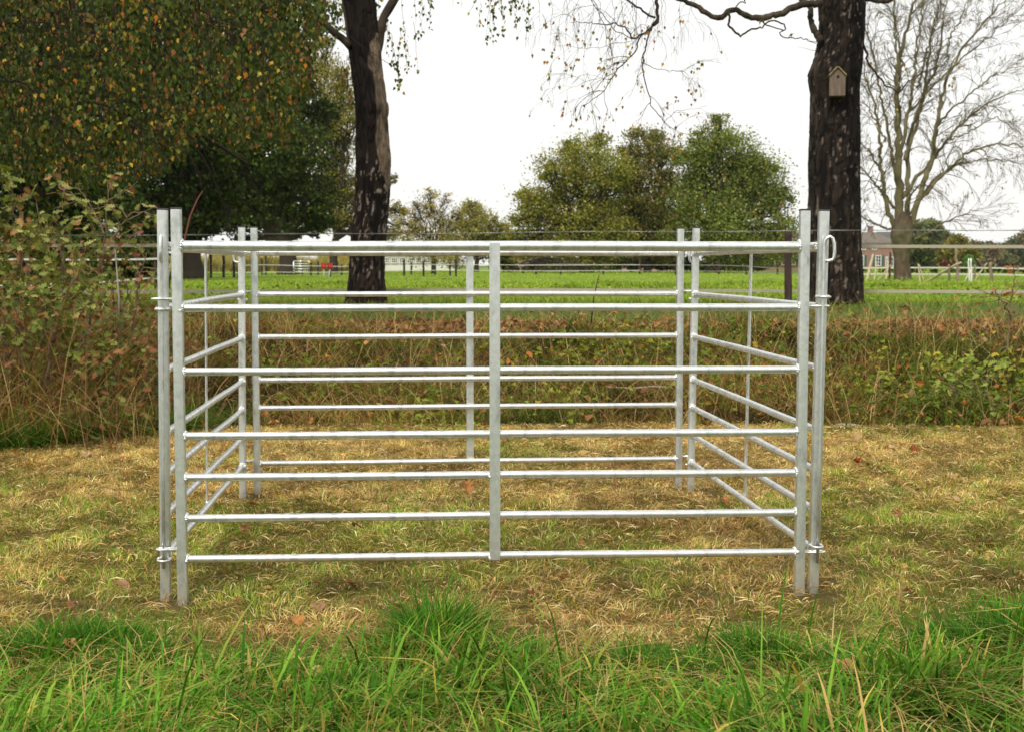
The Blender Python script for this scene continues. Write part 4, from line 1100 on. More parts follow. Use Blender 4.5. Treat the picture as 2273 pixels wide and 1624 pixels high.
# ---------------------------------------------------------------- leafy trees built from lobes
def leafy(name, label, base_px, Y, lobes, pal, seed, nleaf, lsize, trunk_r, cat='tree', clump=.35, group=None, inner=.35, fork=.35, dens=1.0, barkc=(.05, .038, .027), depth=1.0, mat='leaf_far', nsub=5, shell=2.4):
    wide = 'hedge' in name
    rg = np.random.default_rng(seed)
    x0 = P(base_px, 600, Y)[0]; z0 = float(H(x0, Y))
    root = empty(name, (x0, Y, z0), label=label, cat=cat, group=group)
    C0 = []; RR = []
    mpp = Y/FPX
    for (px, py, r) in lobes:
        rr = r*mpp; c = P(px, py, Y); c[1] += rg.uniform(-.8, .8)*rr*depth; C0.append(c); RR.append(rr)
    if len(lobes) >= 6 and not wide:
        for c, rr in list(zip(C0, RR)):
            for _ in range(3):
                dv = unit(rg.normal(size=3)*np.array([1, .6, 1])+np.array([0, 0, .35])); C0.append(c+dv*rr*rg.uniform(.7, .98)); RR.append(rr*rg.uniform(.25, .48))
    C0 = np.array(C0); RR = np.array(RR)
    top = C0[:, 2].max(); zc = z0+(np.min(C0[:, 2]-RR)-z0)*.8
    m = MB(); hh = max(zc-z0, .8)+fork*(top-z0)*.5
    n = 12; t = np.linspace(0, 1, n)
    cxm = C0[:, 0].mean()
    tp = np.c_[x0+(cxm-x0)*.4*t**2+rg.normal(0, .02, n)*trunk_r*4, Y+rg.normal(0, .02, n), z0-.1+t*hh]
    m.tube(tp, np.linspace(trunk_r*1.25, trunk_r*.7, n)*np.r_[1.25, 1.08, np.ones(n-2)], 10, True, barkc)
    tr = m.build('trunk', M['bark'], smooth=True, color=True); tie(tr, root)
    m = MB()
    for c, rr in zip(C0, RR):
        s = tp[int(rg.uniform(.55, 1)*(n-1))] if not wide else np.array([c[0]+rg.normal(0, .2)*rr, c[1], z0]); k = 8; tt = np.linspace(0, 1, k)[:, None]
        pts = s+(c-s)*tt; pts[:, 2] += .12*np.linalg.norm(c-s)*np.sin(math.pi*tt[:, 0]); pts = wiggle(pts, rg, .03*np.linalg.norm(c-s))
        m.tube(pts, np.linspace(trunk_r*.42, trunk_r*.12, k), 6, False, barkc)
        for j in range(nsub):
            q = c+unit(rg.normal(size=3)+np.array([0, 0, .4]))*rr*rg.uniform(.7, 1.0); a = pts[rg.integers(k//2, k)]
            pp = a+(q-a)*np.linspace(0, 1, 5)[:, None]; pp = wiggle(pp, rg, .06*rr); m.tube(pp, np.linspace(trunk_r*.14, trunk_r*.03, 5), 4, False, barkc)
    o = m.build('limbs', M['bark'], smooth=True, color=True); tie(o, root); tag(o, kind='stuff')
    area = RR**2; nl = (nleaf*area/area.sum()).astype(int); pos = []; ci = []
    k = 0
    for c, rr, nn in zip(C0, RR, nl):
        nc = max(3, nn//46)
        u = rg.random(nc)**(1/shell); dr = unit(rg.normal(size=(nc, 3))*np.array([1, depth, 1]))
        cc = c+dr*(rr*u)[:, None]*np.array([1, 1, .88])
        sg = clump*rr*rg.uniform(.35, .8, nc)
        idx = rg.integers(0, nc, nn)
        pos.append(cc[idx]+rg.normal(size=(nn, 3))*sg[idx][:, None]*np.array([1, 1, .55])); ci.append(idx+k); k += nc
    pos = np.concatenate(pos); ci = np.concatenate(ci)
    keep = pos[:, 2] > z0+.15; pos = pos[keep]; ci = ci[keep]; n = len(pos)
    ctint = np.clip(1+rg.normal(0, .16, (k, 1))+rg.normal(0, .05, (k, 3)), .55, 1.6)
    ax = rg.normal(size=(n, 3)); Rm = frames(ax, rg, np.tile([0, 0, .8], (n, 1))+rg.normal(size=(n, 3)))
    V, F, C = scatter(QUAD[0], QUAD[1], pos, Rm, rg.uniform(.65, 1.3, n)*lsize, np.clip(pick(rg, pal, n, .18)*ctint[ci], .006, .7))
    o = np_mesh('crown', V, F, M[mat], None, C); tie(o, root)
    return root
OLIVE = [(0.213, 0.236, 0.050, 5), (0.270, 0.280, 0.063, 3), (0.150, 0.175, 0.038, 3), (0.406, 0.363, 0.106, 1.5), (0.367, 0.203, 0.076, 0.5)]
OAKG = [(0.159, 0.206, 0.050, 5), (0.206, 0.254, 0.063, 3), (0.111, 0.144, 0.038, 3), (0.328, 0.310, 0.106, 1), (0.328, 0.181, 0.091, 0.3)]
RUST = [(0.159, 0.175, 0.056, 4), (0.206, 0.210, 0.068, 3), (0.111, 0.132, 0.038, 3), (0.328, 0.235, 0.091, 1.6), (0.348, 0.181, 0.076, 0.7)]
DARK = [(.030, .052, .010, 5), (.045, .072, .013, 3), (.018, .032, .008, 3), (.09, .11, .025, .7)]
leafy('oak_tree', 'broad olive green oak at the left of the three grove trees, leafy to the ground', 1302, 76,
      [(1300, 345, 50), (1240, 375, 48), (1350, 375, 46), (1285, 420, 62), (1200, 445, 44), (1345, 450, 52), (1165, 490, 36), (1225, 500, 58), (1300, 510, 62), (1368, 520, 44), (1146, 540, 28), (1190, 555, 38), (1260, 570, 42), (1330, 572, 36)], OLIVE, 401, 54000, .12, .30, clump=.58, shell=2.7)
leafy('oak_tree', 'thinner rusty green oak in the middle of the grove, sky showing through it', 1437, 78,
      [(1435, 322, 40), (1402, 352, 30), (1470, 350, 34), (1430, 392, 44), (1396, 420, 30), (1478, 415, 34), (1440, 470, 42), (1395, 500, 34), (1485, 490, 34), (1440, 540, 40), (1480, 570, 26), (1505, 420, 34), (1510, 480, 34), (1375, 460, 34), (1370, 400, 26)], RUST, 402, 38000, .115, .20, clump=.6, shell=2.8)
leafy('oak_tree', 'largest greenest oak at the right of the three grove trees', 1583, 75,
      [(1590, 312, 46), (1640, 340, 54), (1545, 350, 46), (1700, 385, 48), (1600, 400, 70), (1530, 440, 46), (1672, 450, 66), (1730, 440, 40), (1600, 500, 66), (1738, 510, 36), (1520, 520, 44), (1690, 545, 48), (1620, 565, 46), (1745, 560, 28)], OAKG, 403, 60000, .12, .34, clump=.58, shell=2.7)
leafy('small_tree', 'small thin autumn tree with nearly bare twigs right of the left birch trunk', 962, 66,
      [(945, 462, 36), (985, 470, 34), (912, 505, 36), (955, 520, 44), (1005, 510, 32), (925, 555, 36), (985, 560, 36)], [(.34, .29, .12, 3), (.27, .25, .09, 3), (.36, .22, .09, 1)], 404, 6500, .085, .10, nsub=26, clump=.6, shell=3.5)
leafy('small_tree', 'rounded yellow green small tree between the thin tree and the oaks', 1058, 84,
      [(1045, 478, 34), (1085, 500, 36), (1020, 515, 38), (1062, 540, 50), (1108, 540, 40), (1010, 565, 34), (1120, 575, 30)], [(.30, .29, .09, 4), (.23, .24, .07, 3), (.36, .27, .10, 1.5)], 405, 15000, .12, .14, nsub=14, clump=.55, shell=3.2)
leafy('shrub', 'dark shrub at the left foot of the grove by the pink wall', 1118, 82, [(1118, 545, 26), (1106, 575, 24), (1130, 590, 18)], [(.07, .09, .02, 4), (.11, .12, .03, 2)], 406, 3500, .15, .08, cat='shrub')
leafy('oak_tree', 'huge dark spreading tree behind the pen, left of the left birch', 640, 62,
      [(600, 190, 90), (520, 210, 80), (680, 250, 60), (560, 300, 110), (660, 340, 85), (480, 330, 80), (620, 420, 105), (520, 430, 95), (700, 430, 60), (440, 430, 70), (560, 490, 60), (660, 495, 50), (715, 500, 36), (480, 500, 46)], [(.045, .072, .014, 5), (.07, .10, .02, 3), (.025, .042, .01, 3), (.13, .14, .03, 1)], 407, 60000, .15, .36, dens=1.2, shell=1.9)
leafy('alder_tree', 'light yellowish tree with sky showing through, just left of the left birch', 740, 74,
      [(700, 130, 44), (722, 175, 46), (750, 215, 42), (762, 270, 38), (720, 300, 50), (765, 330, 38), (735, 390, 52), (772, 420, 36), (765, 460, 36), (730, 480, 40), (775, 500, 26), (868, 400, 14), (880, 470, 22), (895, 520, 24), (860, 520, 20)], [(.25, .24, .06, 4), (.18, .19, .045, 3), (.36, .26, .08, 2)], 408, 30000, .10, .20, nsub=9, clump=.5, shell=3.2)
leafy('dense_tree', 'dark dense tree at the left, behind the oak saplings', 425, 44,
      [(420, 300, 90), (330, 330, 90), (400, 150, 120), (250, 170, 120), (520, 120, 100), (330, 40, 120), (500, 20, 90), (600, 60, 70), (400, 400, 90), (300, 430, 90), (470, 400, 60), (380, 480, 80), (470, 470, 50), (440, 520, 36), (320, 520, 60)], DARK, 409, 60000, .14, .30, shell=1.9)
leafy('dense_tree', 'dark leafy tree at the far left edge, behind the oak saplings', 120, 36,
      [(60, 300, 120), (190, 330, 110), (20, 130, 140), (170, 110, 130), (90, -20, 120), (-100, 60, 120), (240, 0, 100), (-60, 400, 120), (100, 420, 110), (230, 450, 90), (20, 500, 90), (150, 520, 80), (-120, 300, 110)], [(.035, .062, .012, 5), (.055, .085, .015, 3), (.02, .038, .009, 2), (.14, .11, .03, .8)], 410, 62000, .13, .28, shell=1.9)
leafy('hedge', 'dark overgrown hedge behind the white taped paddock fence at the left', 180, 30,
      [(x, 565+6*math.sin(x*.05), 46) for x in range(-60, 345, 42)]+[(x, 600, 34) for x in range(-40, 400, 44)], [(.04, .06, .018, 4), (.06, .085, .02, 2), (.10, .10, .03, 1)], 411, 26000, .10, .10, cat='hedge')
leafy('hedge', 'low dark hedge along the foot of the three grove oaks', 1400, 84,
      [(x, 586+4*math.sin(x*.09), 20+4*math.sin(x*.13)) for x in range(1190, 1700, 24)], [(.035, .05, .015, 4), (.06, .075, .02, 2)], 412, 20000, .14, .08, cat='hedge')
leafy('shrub', 'tangled brown green bramble hedge piece under the pink wall', 1160, 72, [(x, 601, 8) for x in range(1130, 1330, 12)], [(.07, .085, .025, 3), (.12, .10, .03, 1)], 413, 5000, .09, .05, cat='shrub')

# --- bare tree on the right ------------------------------------------------------
def bare_tree():
    Y = 40.0; rg = np.random.default_rng(51)
    x0 = P(2003, 620, Y)[0]; z0 = float(H(x0, Y))
    root = empty('bare_tree', (x0, Y, z0), label='tall leafless tree with upswept limbs right of the nest box birch', cat='tree')
    mp = Y/FPX
    def c(pts): return [(1864.5+a*.35, b*.35) for a, b in pts]
    BK = (.20, .165, .105); BK2 = (.165, .14, .075)
    def lim(name, pts, r0, r1, n=40, amp=.03, sides=10, col=BK2, dy=0, swell=None):
        q = resample(path_px(c(pts), Y), n); q[:, 1] += np.linspace(0, dy, n); q = wiggle(q, rg, amp)
        m = MB(); rad = np.linspace(r0, r1, n)*mp*(1+.05*rg.normal(size=n))
        if swell is not None: rad = np.interp(np.linspace(0, 1, n), swell[0], np.array(swell[1])*mp)*(1+.06*rg.normal(size=n))
        cc = np.array(col)*(1+.22*rg.normal(size=(n, 1))).clip(.5, 1.5)
        m.tube(q, rad, sides, True, cc); o = m.build(name, M['bark'], smooth=True, color=True); tie(o, root); return q, rad
    # trunk: stout, burred, with two merging stems
    n = 60
    py = np.linspace(628, 470, n); cxp = np.interp(py, [470, 500, 540, 580, 628], [2005, 2003, 2004, 2002, 2003])
    hw = np.interp(py, [470, 480, 495, 510, 525, 545, 570, 600, 622, 630], [9, 14, 18, 21, 23, 19, 15, 16, 18, 21])
    th = np.linspace(0, 2*math.pi, 40, endpoint=False); V = []; C = []
    for i in range(n):
        b = P(cxp[i], py[i], Y)
        lob = 1+.10*np.cos(2*th+.4)+.07*np.cos(3*th+py[i]*.03)+.16*(vnoise(np.cos(th)*2.2, np.sin(th)*2.2, py[i]*.07, 5)-.5)
        r = hw[i]*mp*lob
        V.append(np.c_[b[0]+r*np.cos(th), Y+r*np.sin(th), np.full(40, b[2])])
        t = vnoise(np.cos(th)*3, np.sin(th)*3, py[i]*.12, 8); C.append(np.array([.115, .09, .055])*(.6+.8*t[:, None])*np.array([1, 1.0+.12*math.sin(py[i]*.05), 1]))
    i = np.arange((n-1)*40); r, cc = i//40, i % 40
    F = np.stack([r*40+cc, r*40+(cc+1) % 40, (r+1)*40+(cc+1) % 40, (r+1)*40+cc], 1)
    o = np_mesh('trunk', np.concatenate(V), [F], M['bark'], None, np.concatenate(C), True); tie(o, root)
    LM = [
        ([(385, 1480), (378, 1300), (370, 1050), (370, 800), (362, 500), (375, 370), (420, 200), (480, 0), (520, -160)], 15, 2.2, 0),
        ([(345, 1450), (310, 1370), (285, 1310), (270, 1250), (235, 1050), (215, 850), (160, 650), (125, 560), (90, 430)], 8, 1.6, -1.0),
        ([(365, 1180), (320, 850), (290, 650), (265, 400), (215, 200), (180, 50), (160, -60)], 6, 1.6, .9),
        ([(370, 950), (345, 600), (330, 350), (300, 100), (290, -60)], 6, 1.6, -.8),
        ([(420, 1440), (438, 1300), (440, 1100), (450, 900), (520, 700), (570, 550), (640, 430), (700, 200), (720, 0), (735, -90)], 9, 1.8, .8),
        ([(440, 1450), (470, 1350), (510, 1200), (560, 1000), (590, 800), (640, 500), (690, 400), (760, 280), (880, 140), (1000, 20)], 10, 1.4, -.9),
        ([(395, 1260), (480, 1140), (560, 1050), (700, 880), (800, 770), (950, 650), (1100, 590), (1230, 540)], 6.5, 1.2, .4),
        ([(455, 1360), (500, 1270), (560, 1200), (680, 1070), (800, 970), (950, 920), (1167, 940), (1260, 960)], 6.5, 1.3, -.6),
        ([(480, 1300), (600, 1150), (750, 1050), (950, 1000), (1167, 1010), (1230, 1040)], 5, 1.0, 1.0),
        ([(470, 1520), (520, 1500), (580, 1460), (650, 1410), (740, 1375), (800, 1345), (870, 1325)], 4, .9, -.5),
        ([(335, 1455), (290, 1450), (230, 1420), (180, 1390), (125, 1370), (60, 1330)], 4, 1.6, .2),
        ([(345, 1320), (300, 1260), (240, 1200), (185, 1130), (125, 1075), (70, 1040)], 5, 2, -.3),
        ([(380, 1000), (410, 800), (440, 600), (460, 300), (475, 100), (500, -60)], 7, 1.8, -.7),
        ([(410, 1020), (480, 850), (560, 600), (600, 380), (650, 150), (700, -60)], 6, 1.6, 1.1),
        ([(375, 520), (400, 400), (380, 250), (360, 100), (370, -30)], 4, 1.3, .3),
        ([(450, 700), (540, 600), (660, 480), (780, 360), (920, 250), (1060, 120), (1150, 40)], 4, 1.0, -.4),
        ([(600, 830), (700, 700), (840, 600), (980, 480), (1120, 420), (1220, 400)], 4, .9, .6),
        ([(420, 1380), (400, 1280), (430, 1200), (470, 1160)], 4, 2, -1.2),
        ([(290, 900), (240, 780), (180, 660), (130, 620), (60, 560)], 3, 1, .4),
        ([(230, 1050), (180, 960), (130, 930), (60, 860)], 3, 1, -.4),
        ([(700, 890), (850, 820), (1000, 740), (1100, 800), (1200, 860)], 2.5, .8, .3),
        ([(490, 560), (560, 300), (620, 100), (650, -60)], 4, 1.4, 0),
        ([(680, 400), (700, 250), (800, 80), (860, -60)], 3, 1.2, .5),
    ]
    m = MB(); ends = []
    for pts, r0, r1, dy in LM:
        q, rad = lim('limb', pts, r0*.70, r1*.62, 44, .022, 9, BK2, dy)
        L = np.linalg.norm(np.diff(q, axis=0), axis=1).sum()
        for j in range(int(5+L*3.6)):
            t = int(rg.uniform(.2, 1)**.8*42); dd = unit(q[t+1]-q[t]); s = rg.normal(size=3); s = unit(s-s.dot(dd)*dd)
            grow(m, rg, q[t], unit(dd*1.0+s*.7+np.array([.12, 0, .1])), rg.uniform(.5, 1.25), min(rad[t]*.42, .014), 0, 2, -.02 if rg.random() < .7 else .35, 4, ends, .28, .55, 7, (.11, .088, .055), .4, (4, 3, 3), .0034)
    o = m.build('twigs', M['twig'], color=True); tie(o, root); tag(o, kind='stuff')
    pts = np.concatenate([e[0][2:] for e in ends if e[1] >= 1]); q = pts[rg.choice(len(pts), 900)]
    V, F, C = hang_leaves(rg, q, rg.uniform(.04, .08, len(q)), [(.26, .2, .06, 2), (.3, .15, .06, 1)])
    o = np_mesh('leaves', V, F, M['leaf'], None, C); tie(o, root); tag(o, kind='stuff')
bare_tree()

# ---------------------------------------------------------------- far woods and garden trees on the right
def woods():
    rg = np.random.default_rng(61); Y = 330.0; mp = Y/FPX; parts = []
    lob = []
    for x in np.arange(2030, 2420, 13):
        top = np.interp(x, [2030, 2060, 2085, 2110, 2140, 2170, 2200, 2240, 2260, 2290, 2420], [500, 516, 512, 522, 538, 534, 543, 540, 524, 506, 495])
        lob.append((x, top+14, 15)); lob.append((x+5, top+34, 19)); lob.append((x, 583, 18))
    pal0 = [np.array(v) for v in [(.14, .15, .05), (.20, .14, .06), (.10, .13, .05), (.22, .18, .08), (.09, .12, .05)]]
    for (px, py, r) in lob:
        c = P(px+rg.normal(0, 4), py, Y+rg.uniform(-10, 14)); rr = r*mp; n = 420
        p = c+unit(rg.normal(size=(n, 3)))*(rr*rg.random((n, 1))**.4)*np.array([1, 1, .9])
        g = rg.integers(0, 14, n); p += (rg.normal(size=(14, 3))*rr*.18)[g]
        base = pal0[rg.integers(0, 5)]
        Rm = frames(rg.normal(size=(n, 3)), rg, np.tile([0, 0, .8], (n, 1))+rg.normal(size=(n, 3)))
        parts.append(scatter(QUAD[0], QUAD[1], p, Rm, rg.uniform(.5, .9, n), np.clip(base*(1+rg.normal(0, .2, (n, 1))), .01, .5)))
    V, F, C = concat_geo(parts)
    o = np_mesh('far_wood', V, F, M['leaf_far'], None, C); tag(o, 'distant autumn wood along the horizon at the far right', kind='stuff')
woods()
leafy('garden_tree', 'round yellow green garden tree right of the farmhouse', 2128, 150, [(2128, 545, 26), (2108, 560, 20), (2150, 562, 22), (2128, 575, 24), (2100, 580, 14)], [(.22, .21, .05, 4), (.16, .17, .045, 3), (.30, .20, .05, .8)], 501, 9000, .32, .22)
leafy('garden_tree', 'dark green garden tree in front of the barn roof behind the bare tree', 2036, 160, [(2038, 548, 26), (2050, 572, 22), (2026, 575, 20), (2045, 590, 14)], [(.085, .115, .035, 4), (.13, .15, .045, 2)], 502, 8000, .32, .22)
leafy('garden_tree', 'pale tall tree rising behind the barn roof', 2055, 250, [(2052, 505, 22), (2070, 500, 16), (2040, 515, 16), (2090, 520, 14), (2062, 525, 20)], [(.18, .20, .08, 4), (.13, .16, .07, 2)], 503, 7000, .45, .3)
leafy('shrub', 'small reddish garden shrub in front of the round garden tree', 2100, 145, [(2096, 588, 9), (2106, 590, 8)], [(.20, .05, .035, 3), (.14, .05, .04, 2)], 504, 1400, .2, .06, cat='shrub')
leafy('shrub', 'bright green shrub right of the round garden tree', 2148, 120, [(2150, 575, 9), (2154, 586, 10), (2146, 590, 8)], [(.14, .28, .06, 3), (.1, .2, .05, 2)], 505, 1500, .2, .06, cat='shrub')
leafy('hedge', 'clipped low hedge behind the paddock tapes at the far right', 2180, 62, [(x, 606, 8) for x in range(1918, 2360, 9)], [(.05, .075, .025, 4), (.08, .10, .03, 2), (.16, .09, .05, .6)], 506, 15000, .12, .05, cat='hedge')

# ---------------------------------------------------------------- buildings
def W(px, py, Y): return P(px, py, Y)
def add_window(root, cx, cz, y, w_, h_, nx, nz, frame=.09, name='window', shutters=None, fm='white'):
    m = MB(); m.box((cx, y+.05, cz), (w_-.02, .02, h_-.02)); win = m.build(name, M['glass'], root)
    m = MB(); f = frame
    m.box((cx-w_/2, y, cz), (f, .10, h_+f)); m.box((cx+w_/2, y, cz), (f, .10, h_+f))
    m.box((cx, y, cz+h_/2), (w_-f-.004, .09, f)); m.box((cx, y, cz-h_/2), (w_-f-.004, .12, f))
    for i in range(1, nx): m.box((cx-w_/2+w_*i/nx, y, cz), (f*.55, .06, h_-f-.004))
    for i in range(1, nz): m.box((cx, y+.003, cz-h_/2+h_*i/nz), (w_-f-.01, .05, f*.55))
    m.build('frame', M[fm], win)
    if shutters:
        for s in (-1, 1):
            if shutters == 'r' and s < 0: continue
            m = MB(); sw = w_*.42; m.box((cx+s*(w_/2+sw/2+.10), y-.03, cz), (sw, .06, h_+.1), bev=.01); m.build('shutter', M['green'], root)
def farmhouse():
    Y = 200.0; mp = Y/FPX
    xr = W(1985, 590, Y)[0]; xl = xr-15; zb = float(H(xr, Y))-.1; ze = W(1985, 537, Y)[2]; zr = W(1940, 514, Y)[2]
    root = empty('farmhouse', ((xl+xr)/2, Y+5, zb), label='red brick farmhouse with thatched roof, green shutters and small chimney', cat='house')
    def T(o): return tie(o, root)
    m = MB(); m.box(((xl+xr)/2, Y+5, (zb+ze)/2), (xr-xl, 10, ze-zb)); T(m.build('wall', M['brick']))
    # hipped thatch roof
    o = .5; a = xr-(zr-ze)*1.25
    V = [(xl-o, Y-o, ze-.15), (xr+o, Y-o, ze-.15), (xr+o, Y+10+o, ze-.15), (xl-o, Y+10+o, ze-.15), (W(1962, 514, Y)[0], Y+5, zr), (xl, Y+5, zr),
         (xl-o, Y-o, ze-.45), (xr+o, Y-o, ze-.45), (xr+o, Y+10+o, ze-.45), (xl-o, Y+10+o, ze-.45)]
    m = MB(); m.add(V, [[0, 1, 4, 5], [2, 3, 5, 4], [0, 6, 7, 1], [1, 7, 8, 2], [2, 8, 9, 3], [3, 9, 6, 0], [6, 9, 8, 7]], [[1, 2, 4], [3, 0, 5]])
    rf = T(m.build('roof', M['thatch']))
    c = W(1935.7, 514, Y+4); m = MB(); m.box((c[0], Y+5, zr+.15), (.7, .7, 1.3), bev=.03); m.box((c[0], Y+5, zr+.86), (.86, .86, .12)); ch = m.build('chimney', M['brick']); ch.parent = rf; ch.matrix_parent_inverse = Matrix.Identity(4)
    m = MB(); k = W(1985, 537, Y)
    def win(px0, px1, py0, py1, nx, nz, sh=None):
        p = W((px0+px1)/2, (py0+py1)/2, Y-.06); w_ = (px1-px0)*mp; h_ = (py1-py0)*mp
        r0 = bpy.data.objects
        before = set(o.name for o in bpy.data.objects)
        add_window(None, p[0], p[2], Y-.06, w_, h_, nx, nz, .10, shutters=sh)
        for ob in bpy.data.objects:
            if ob.name not in before and ob.parent is None: tie(ob, root)
    for px in (1917, 1941, 1895): win(px-4.5, px+4.5, 541.5, 554.5, 2, 2)
    win(1943.5, 1955.5, 568, 590, 2, 3, 'both'); win(1905, 1917, 568, 590, 2, 3, 'both')
    win(1966.5, 1970, 571, 591, 1, 2); win(1978, 1983, 571, 591, 1, 2)
farmhouse()
def barn_right():
    Y = 235.0
    root = empty('barn', (W(2040, 592, Y)[0], Y, .9), label='long brick barn with grey tiled roof behind the bare tree', cat='barn')
    zb = .5; xl = W(1965, 590, Y)[0]; xr = W(2069, 590, Y)[0]; ze = W(2060, 556, Y)[2]; zr = W(2000, 513, Y)[2]
    m = MB(); m.box(((xl+xr)/2, Y+6, (zb+ze)/2), (xr-xl, 12, ze-zb)); tie(m.build('wall', M['brick']), root)
    hx = W(2046, 513, Y)[0]; xo = W(2073, 560, Y)[0]
    V = [(xl, Y-.5, ze-.1), (xo, Y-.5, ze-.1), (xo, Y+12.5, ze-.1), (xl, Y+12.5, ze-.1), (hx, Y+6, zr), (xl, Y+6, zr), (xl, Y-.5, ze-.4), (xo, Y-.5, ze-.4), (xo, Y+12.5, ze-.4), (xl, Y+12.5, ze-.4)]
    m = MB(); m.add(V, [[0, 1, 4, 5], [2, 3, 5, 4], [0, 6, 7, 1], [1, 7, 8, 2], [2, 8, 9, 3], [3, 9, 6, 0], [6, 9, 8, 7], ], [[1, 2, 4], [3, 0, 5]]); tie(m.build('roof', M['slate']), root)
    mp = Y/FPX
    for a, b, c, d, mt in [(2059, 2063, 573, 592, 'white'), (2014, 2024, 577, 592, None), (2060, 2064, 560, 567, 'white')]:
        p = W((a+b)/2, (c+d)/2, Y-.05)
        if mt: m = MB(); m.box((p[0], Y-.06, p[2]), ((b-a)*mp, .1, (d-c)*mp), bev=.01); tie(m.build('door' if c == 573 else 'hatch', M[mt]), root)
        else:
            before = set(o.name for o in bpy.data.objects); add_window(None, p[0], p[2], Y-.06, (b-a)*mp, (d-c)*mp, 2, 2, .14)
            for ob in bpy.data.objects:
                if ob.name not in before and ob.parent is None: tie(ob, root)
barn_right()
def low_building(name, label, cat, pxl, pxr, pyt, Y, dep, wallm, roofm, roof_over=.3, roof_h=.35, wins=(), gable=0):
    xl = W(pxl, 590, Y)[0]; xr = W(pxr, 590, Y)[0]; zt = W(CX, pyt, Y)[2]; zb = float(H((xl+xr)/2, Y))-.1
    root = empty(name, ((xl+xr)/2, Y+dep/2, zb), label=label, cat=cat)
    m = MB(); m.box(((xl+xr)/2, Y+dep/2, (zb+zt)/2), (xr-xl, dep, zt-zb)); tie(m.build('wall', M[wallm]), root)
    o = roof_over
    if gable:
        zr = zt+gable; V = [(xl-o, Y-o, zt-.05), (xr+o, Y-o, zt-.05), (xr+o, Y+dep+o, zt-.05), (xl-o, Y+dep+o, zt-.05), ((xl+xr)/2, Y-o, zr), ((xl+xr)/2, Y+dep+o, zr)]
        m = MB(); m.add(V, [[1, 2, 5, 4], [0, 4, 5, 3], [0, 3, 2, 1]], [[0, 1, 4], [2, 3, 5]])
    else: m = MB(); m.box(((xl+xr)/2, Y+dep/2, zt+roof_h/2+.002), (xr-xl+2*o, dep+2*o, roof_h), bev=.02)
    tie(m.build('roof', M[roofm]), root)
    mp = Y/FPX
    for (a, b, c, d, nx, nz) in wins:
        p = W((a+b)/2, (c+d)/2, Y-.05); before = set(q.name for q in bpy.data.objects)
        add_window(None, p[0], p[2], Y-.06, (b-a)*mp, (d-c)*mp, nx, nz, .07)
        for ob in bpy.data.objects:
            if ob.name not in before and ob.parent is None: tie(ob, root)
    return root
low_building('stable', 'long low white stable with a row of windows behind the left birch', 'stable', 706, 1012, 562, 105, 7, 'whitewall', 'whitewall', .4, .28,
             [(x, x+13, 573, 584, 3, 2) for x in range(725, 980, 18)])
low_building('stable', 'pink rendered outbuilding between the hurdle centre bars and the grove', 'outbuilding', 1128, 1200, 560, 100, 6, 'pinkwall', 'slate', .3, .3)
low_building('stable', 'pale outbuilding mostly hidden behind the trunks of the grove', 'outbuilding', 1395, 1500, 566, 100, 6, 'pinkwall', 'slate', .3, .3, [(1412, 1424, 572, 588, 2, 2), (1450, 1462, 572, 588, 2, 2)])
low_building('stable', 'brick and dark boarded stable left of the right birch', 'stable', 1672, 1800, 577, 96, 6, 'brick', 'slate', .5, .42, [(1690, 1720, 579, 588, 4, 1), (1735, 1765, 579, 588, 4, 1)])
low_building('barn', 'dark roofed barn peeping between the oaks of the grove', 'barn', 1330, 1520, 520, 118, 14, 'slate', 'slate', .5, .3, (), 2.9)
low_building('shed', 'grey metal shed seen under the dark tree at the left', 'shed', 470, 522, 566, 96, 5, 'greyshed', 'greyshed', .2, .2)

def reeds():
    rg = np.random.default_rng(71); n = 16000
    x = rg.uniform(W(440, 590, 90)[0], W(760, 590, 90)[0], n); y = rg.uniform(86, 96, n); h = rg.uniform(.5, 1.5, n)*(.4+1.0*vnoise(x*.5, y*.3, 0, 3))
    V, F, C = blades(rg, np.c_[x, y], h, rg.uniform(.04, .10, n), rg.uniform(0, .7, n), pick(rg, [(.40, .33, .15, 4), (.28, .28, .09, 3), (.46, .38, .2, 1)], n), 2, -.02, .4)
    o = np_mesh('tall_dry_grass', V, F, M['grass'], None, C, True); tag(o, 'tall straw coloured grass beyond the far paddock', kind='stuff')
reeds()

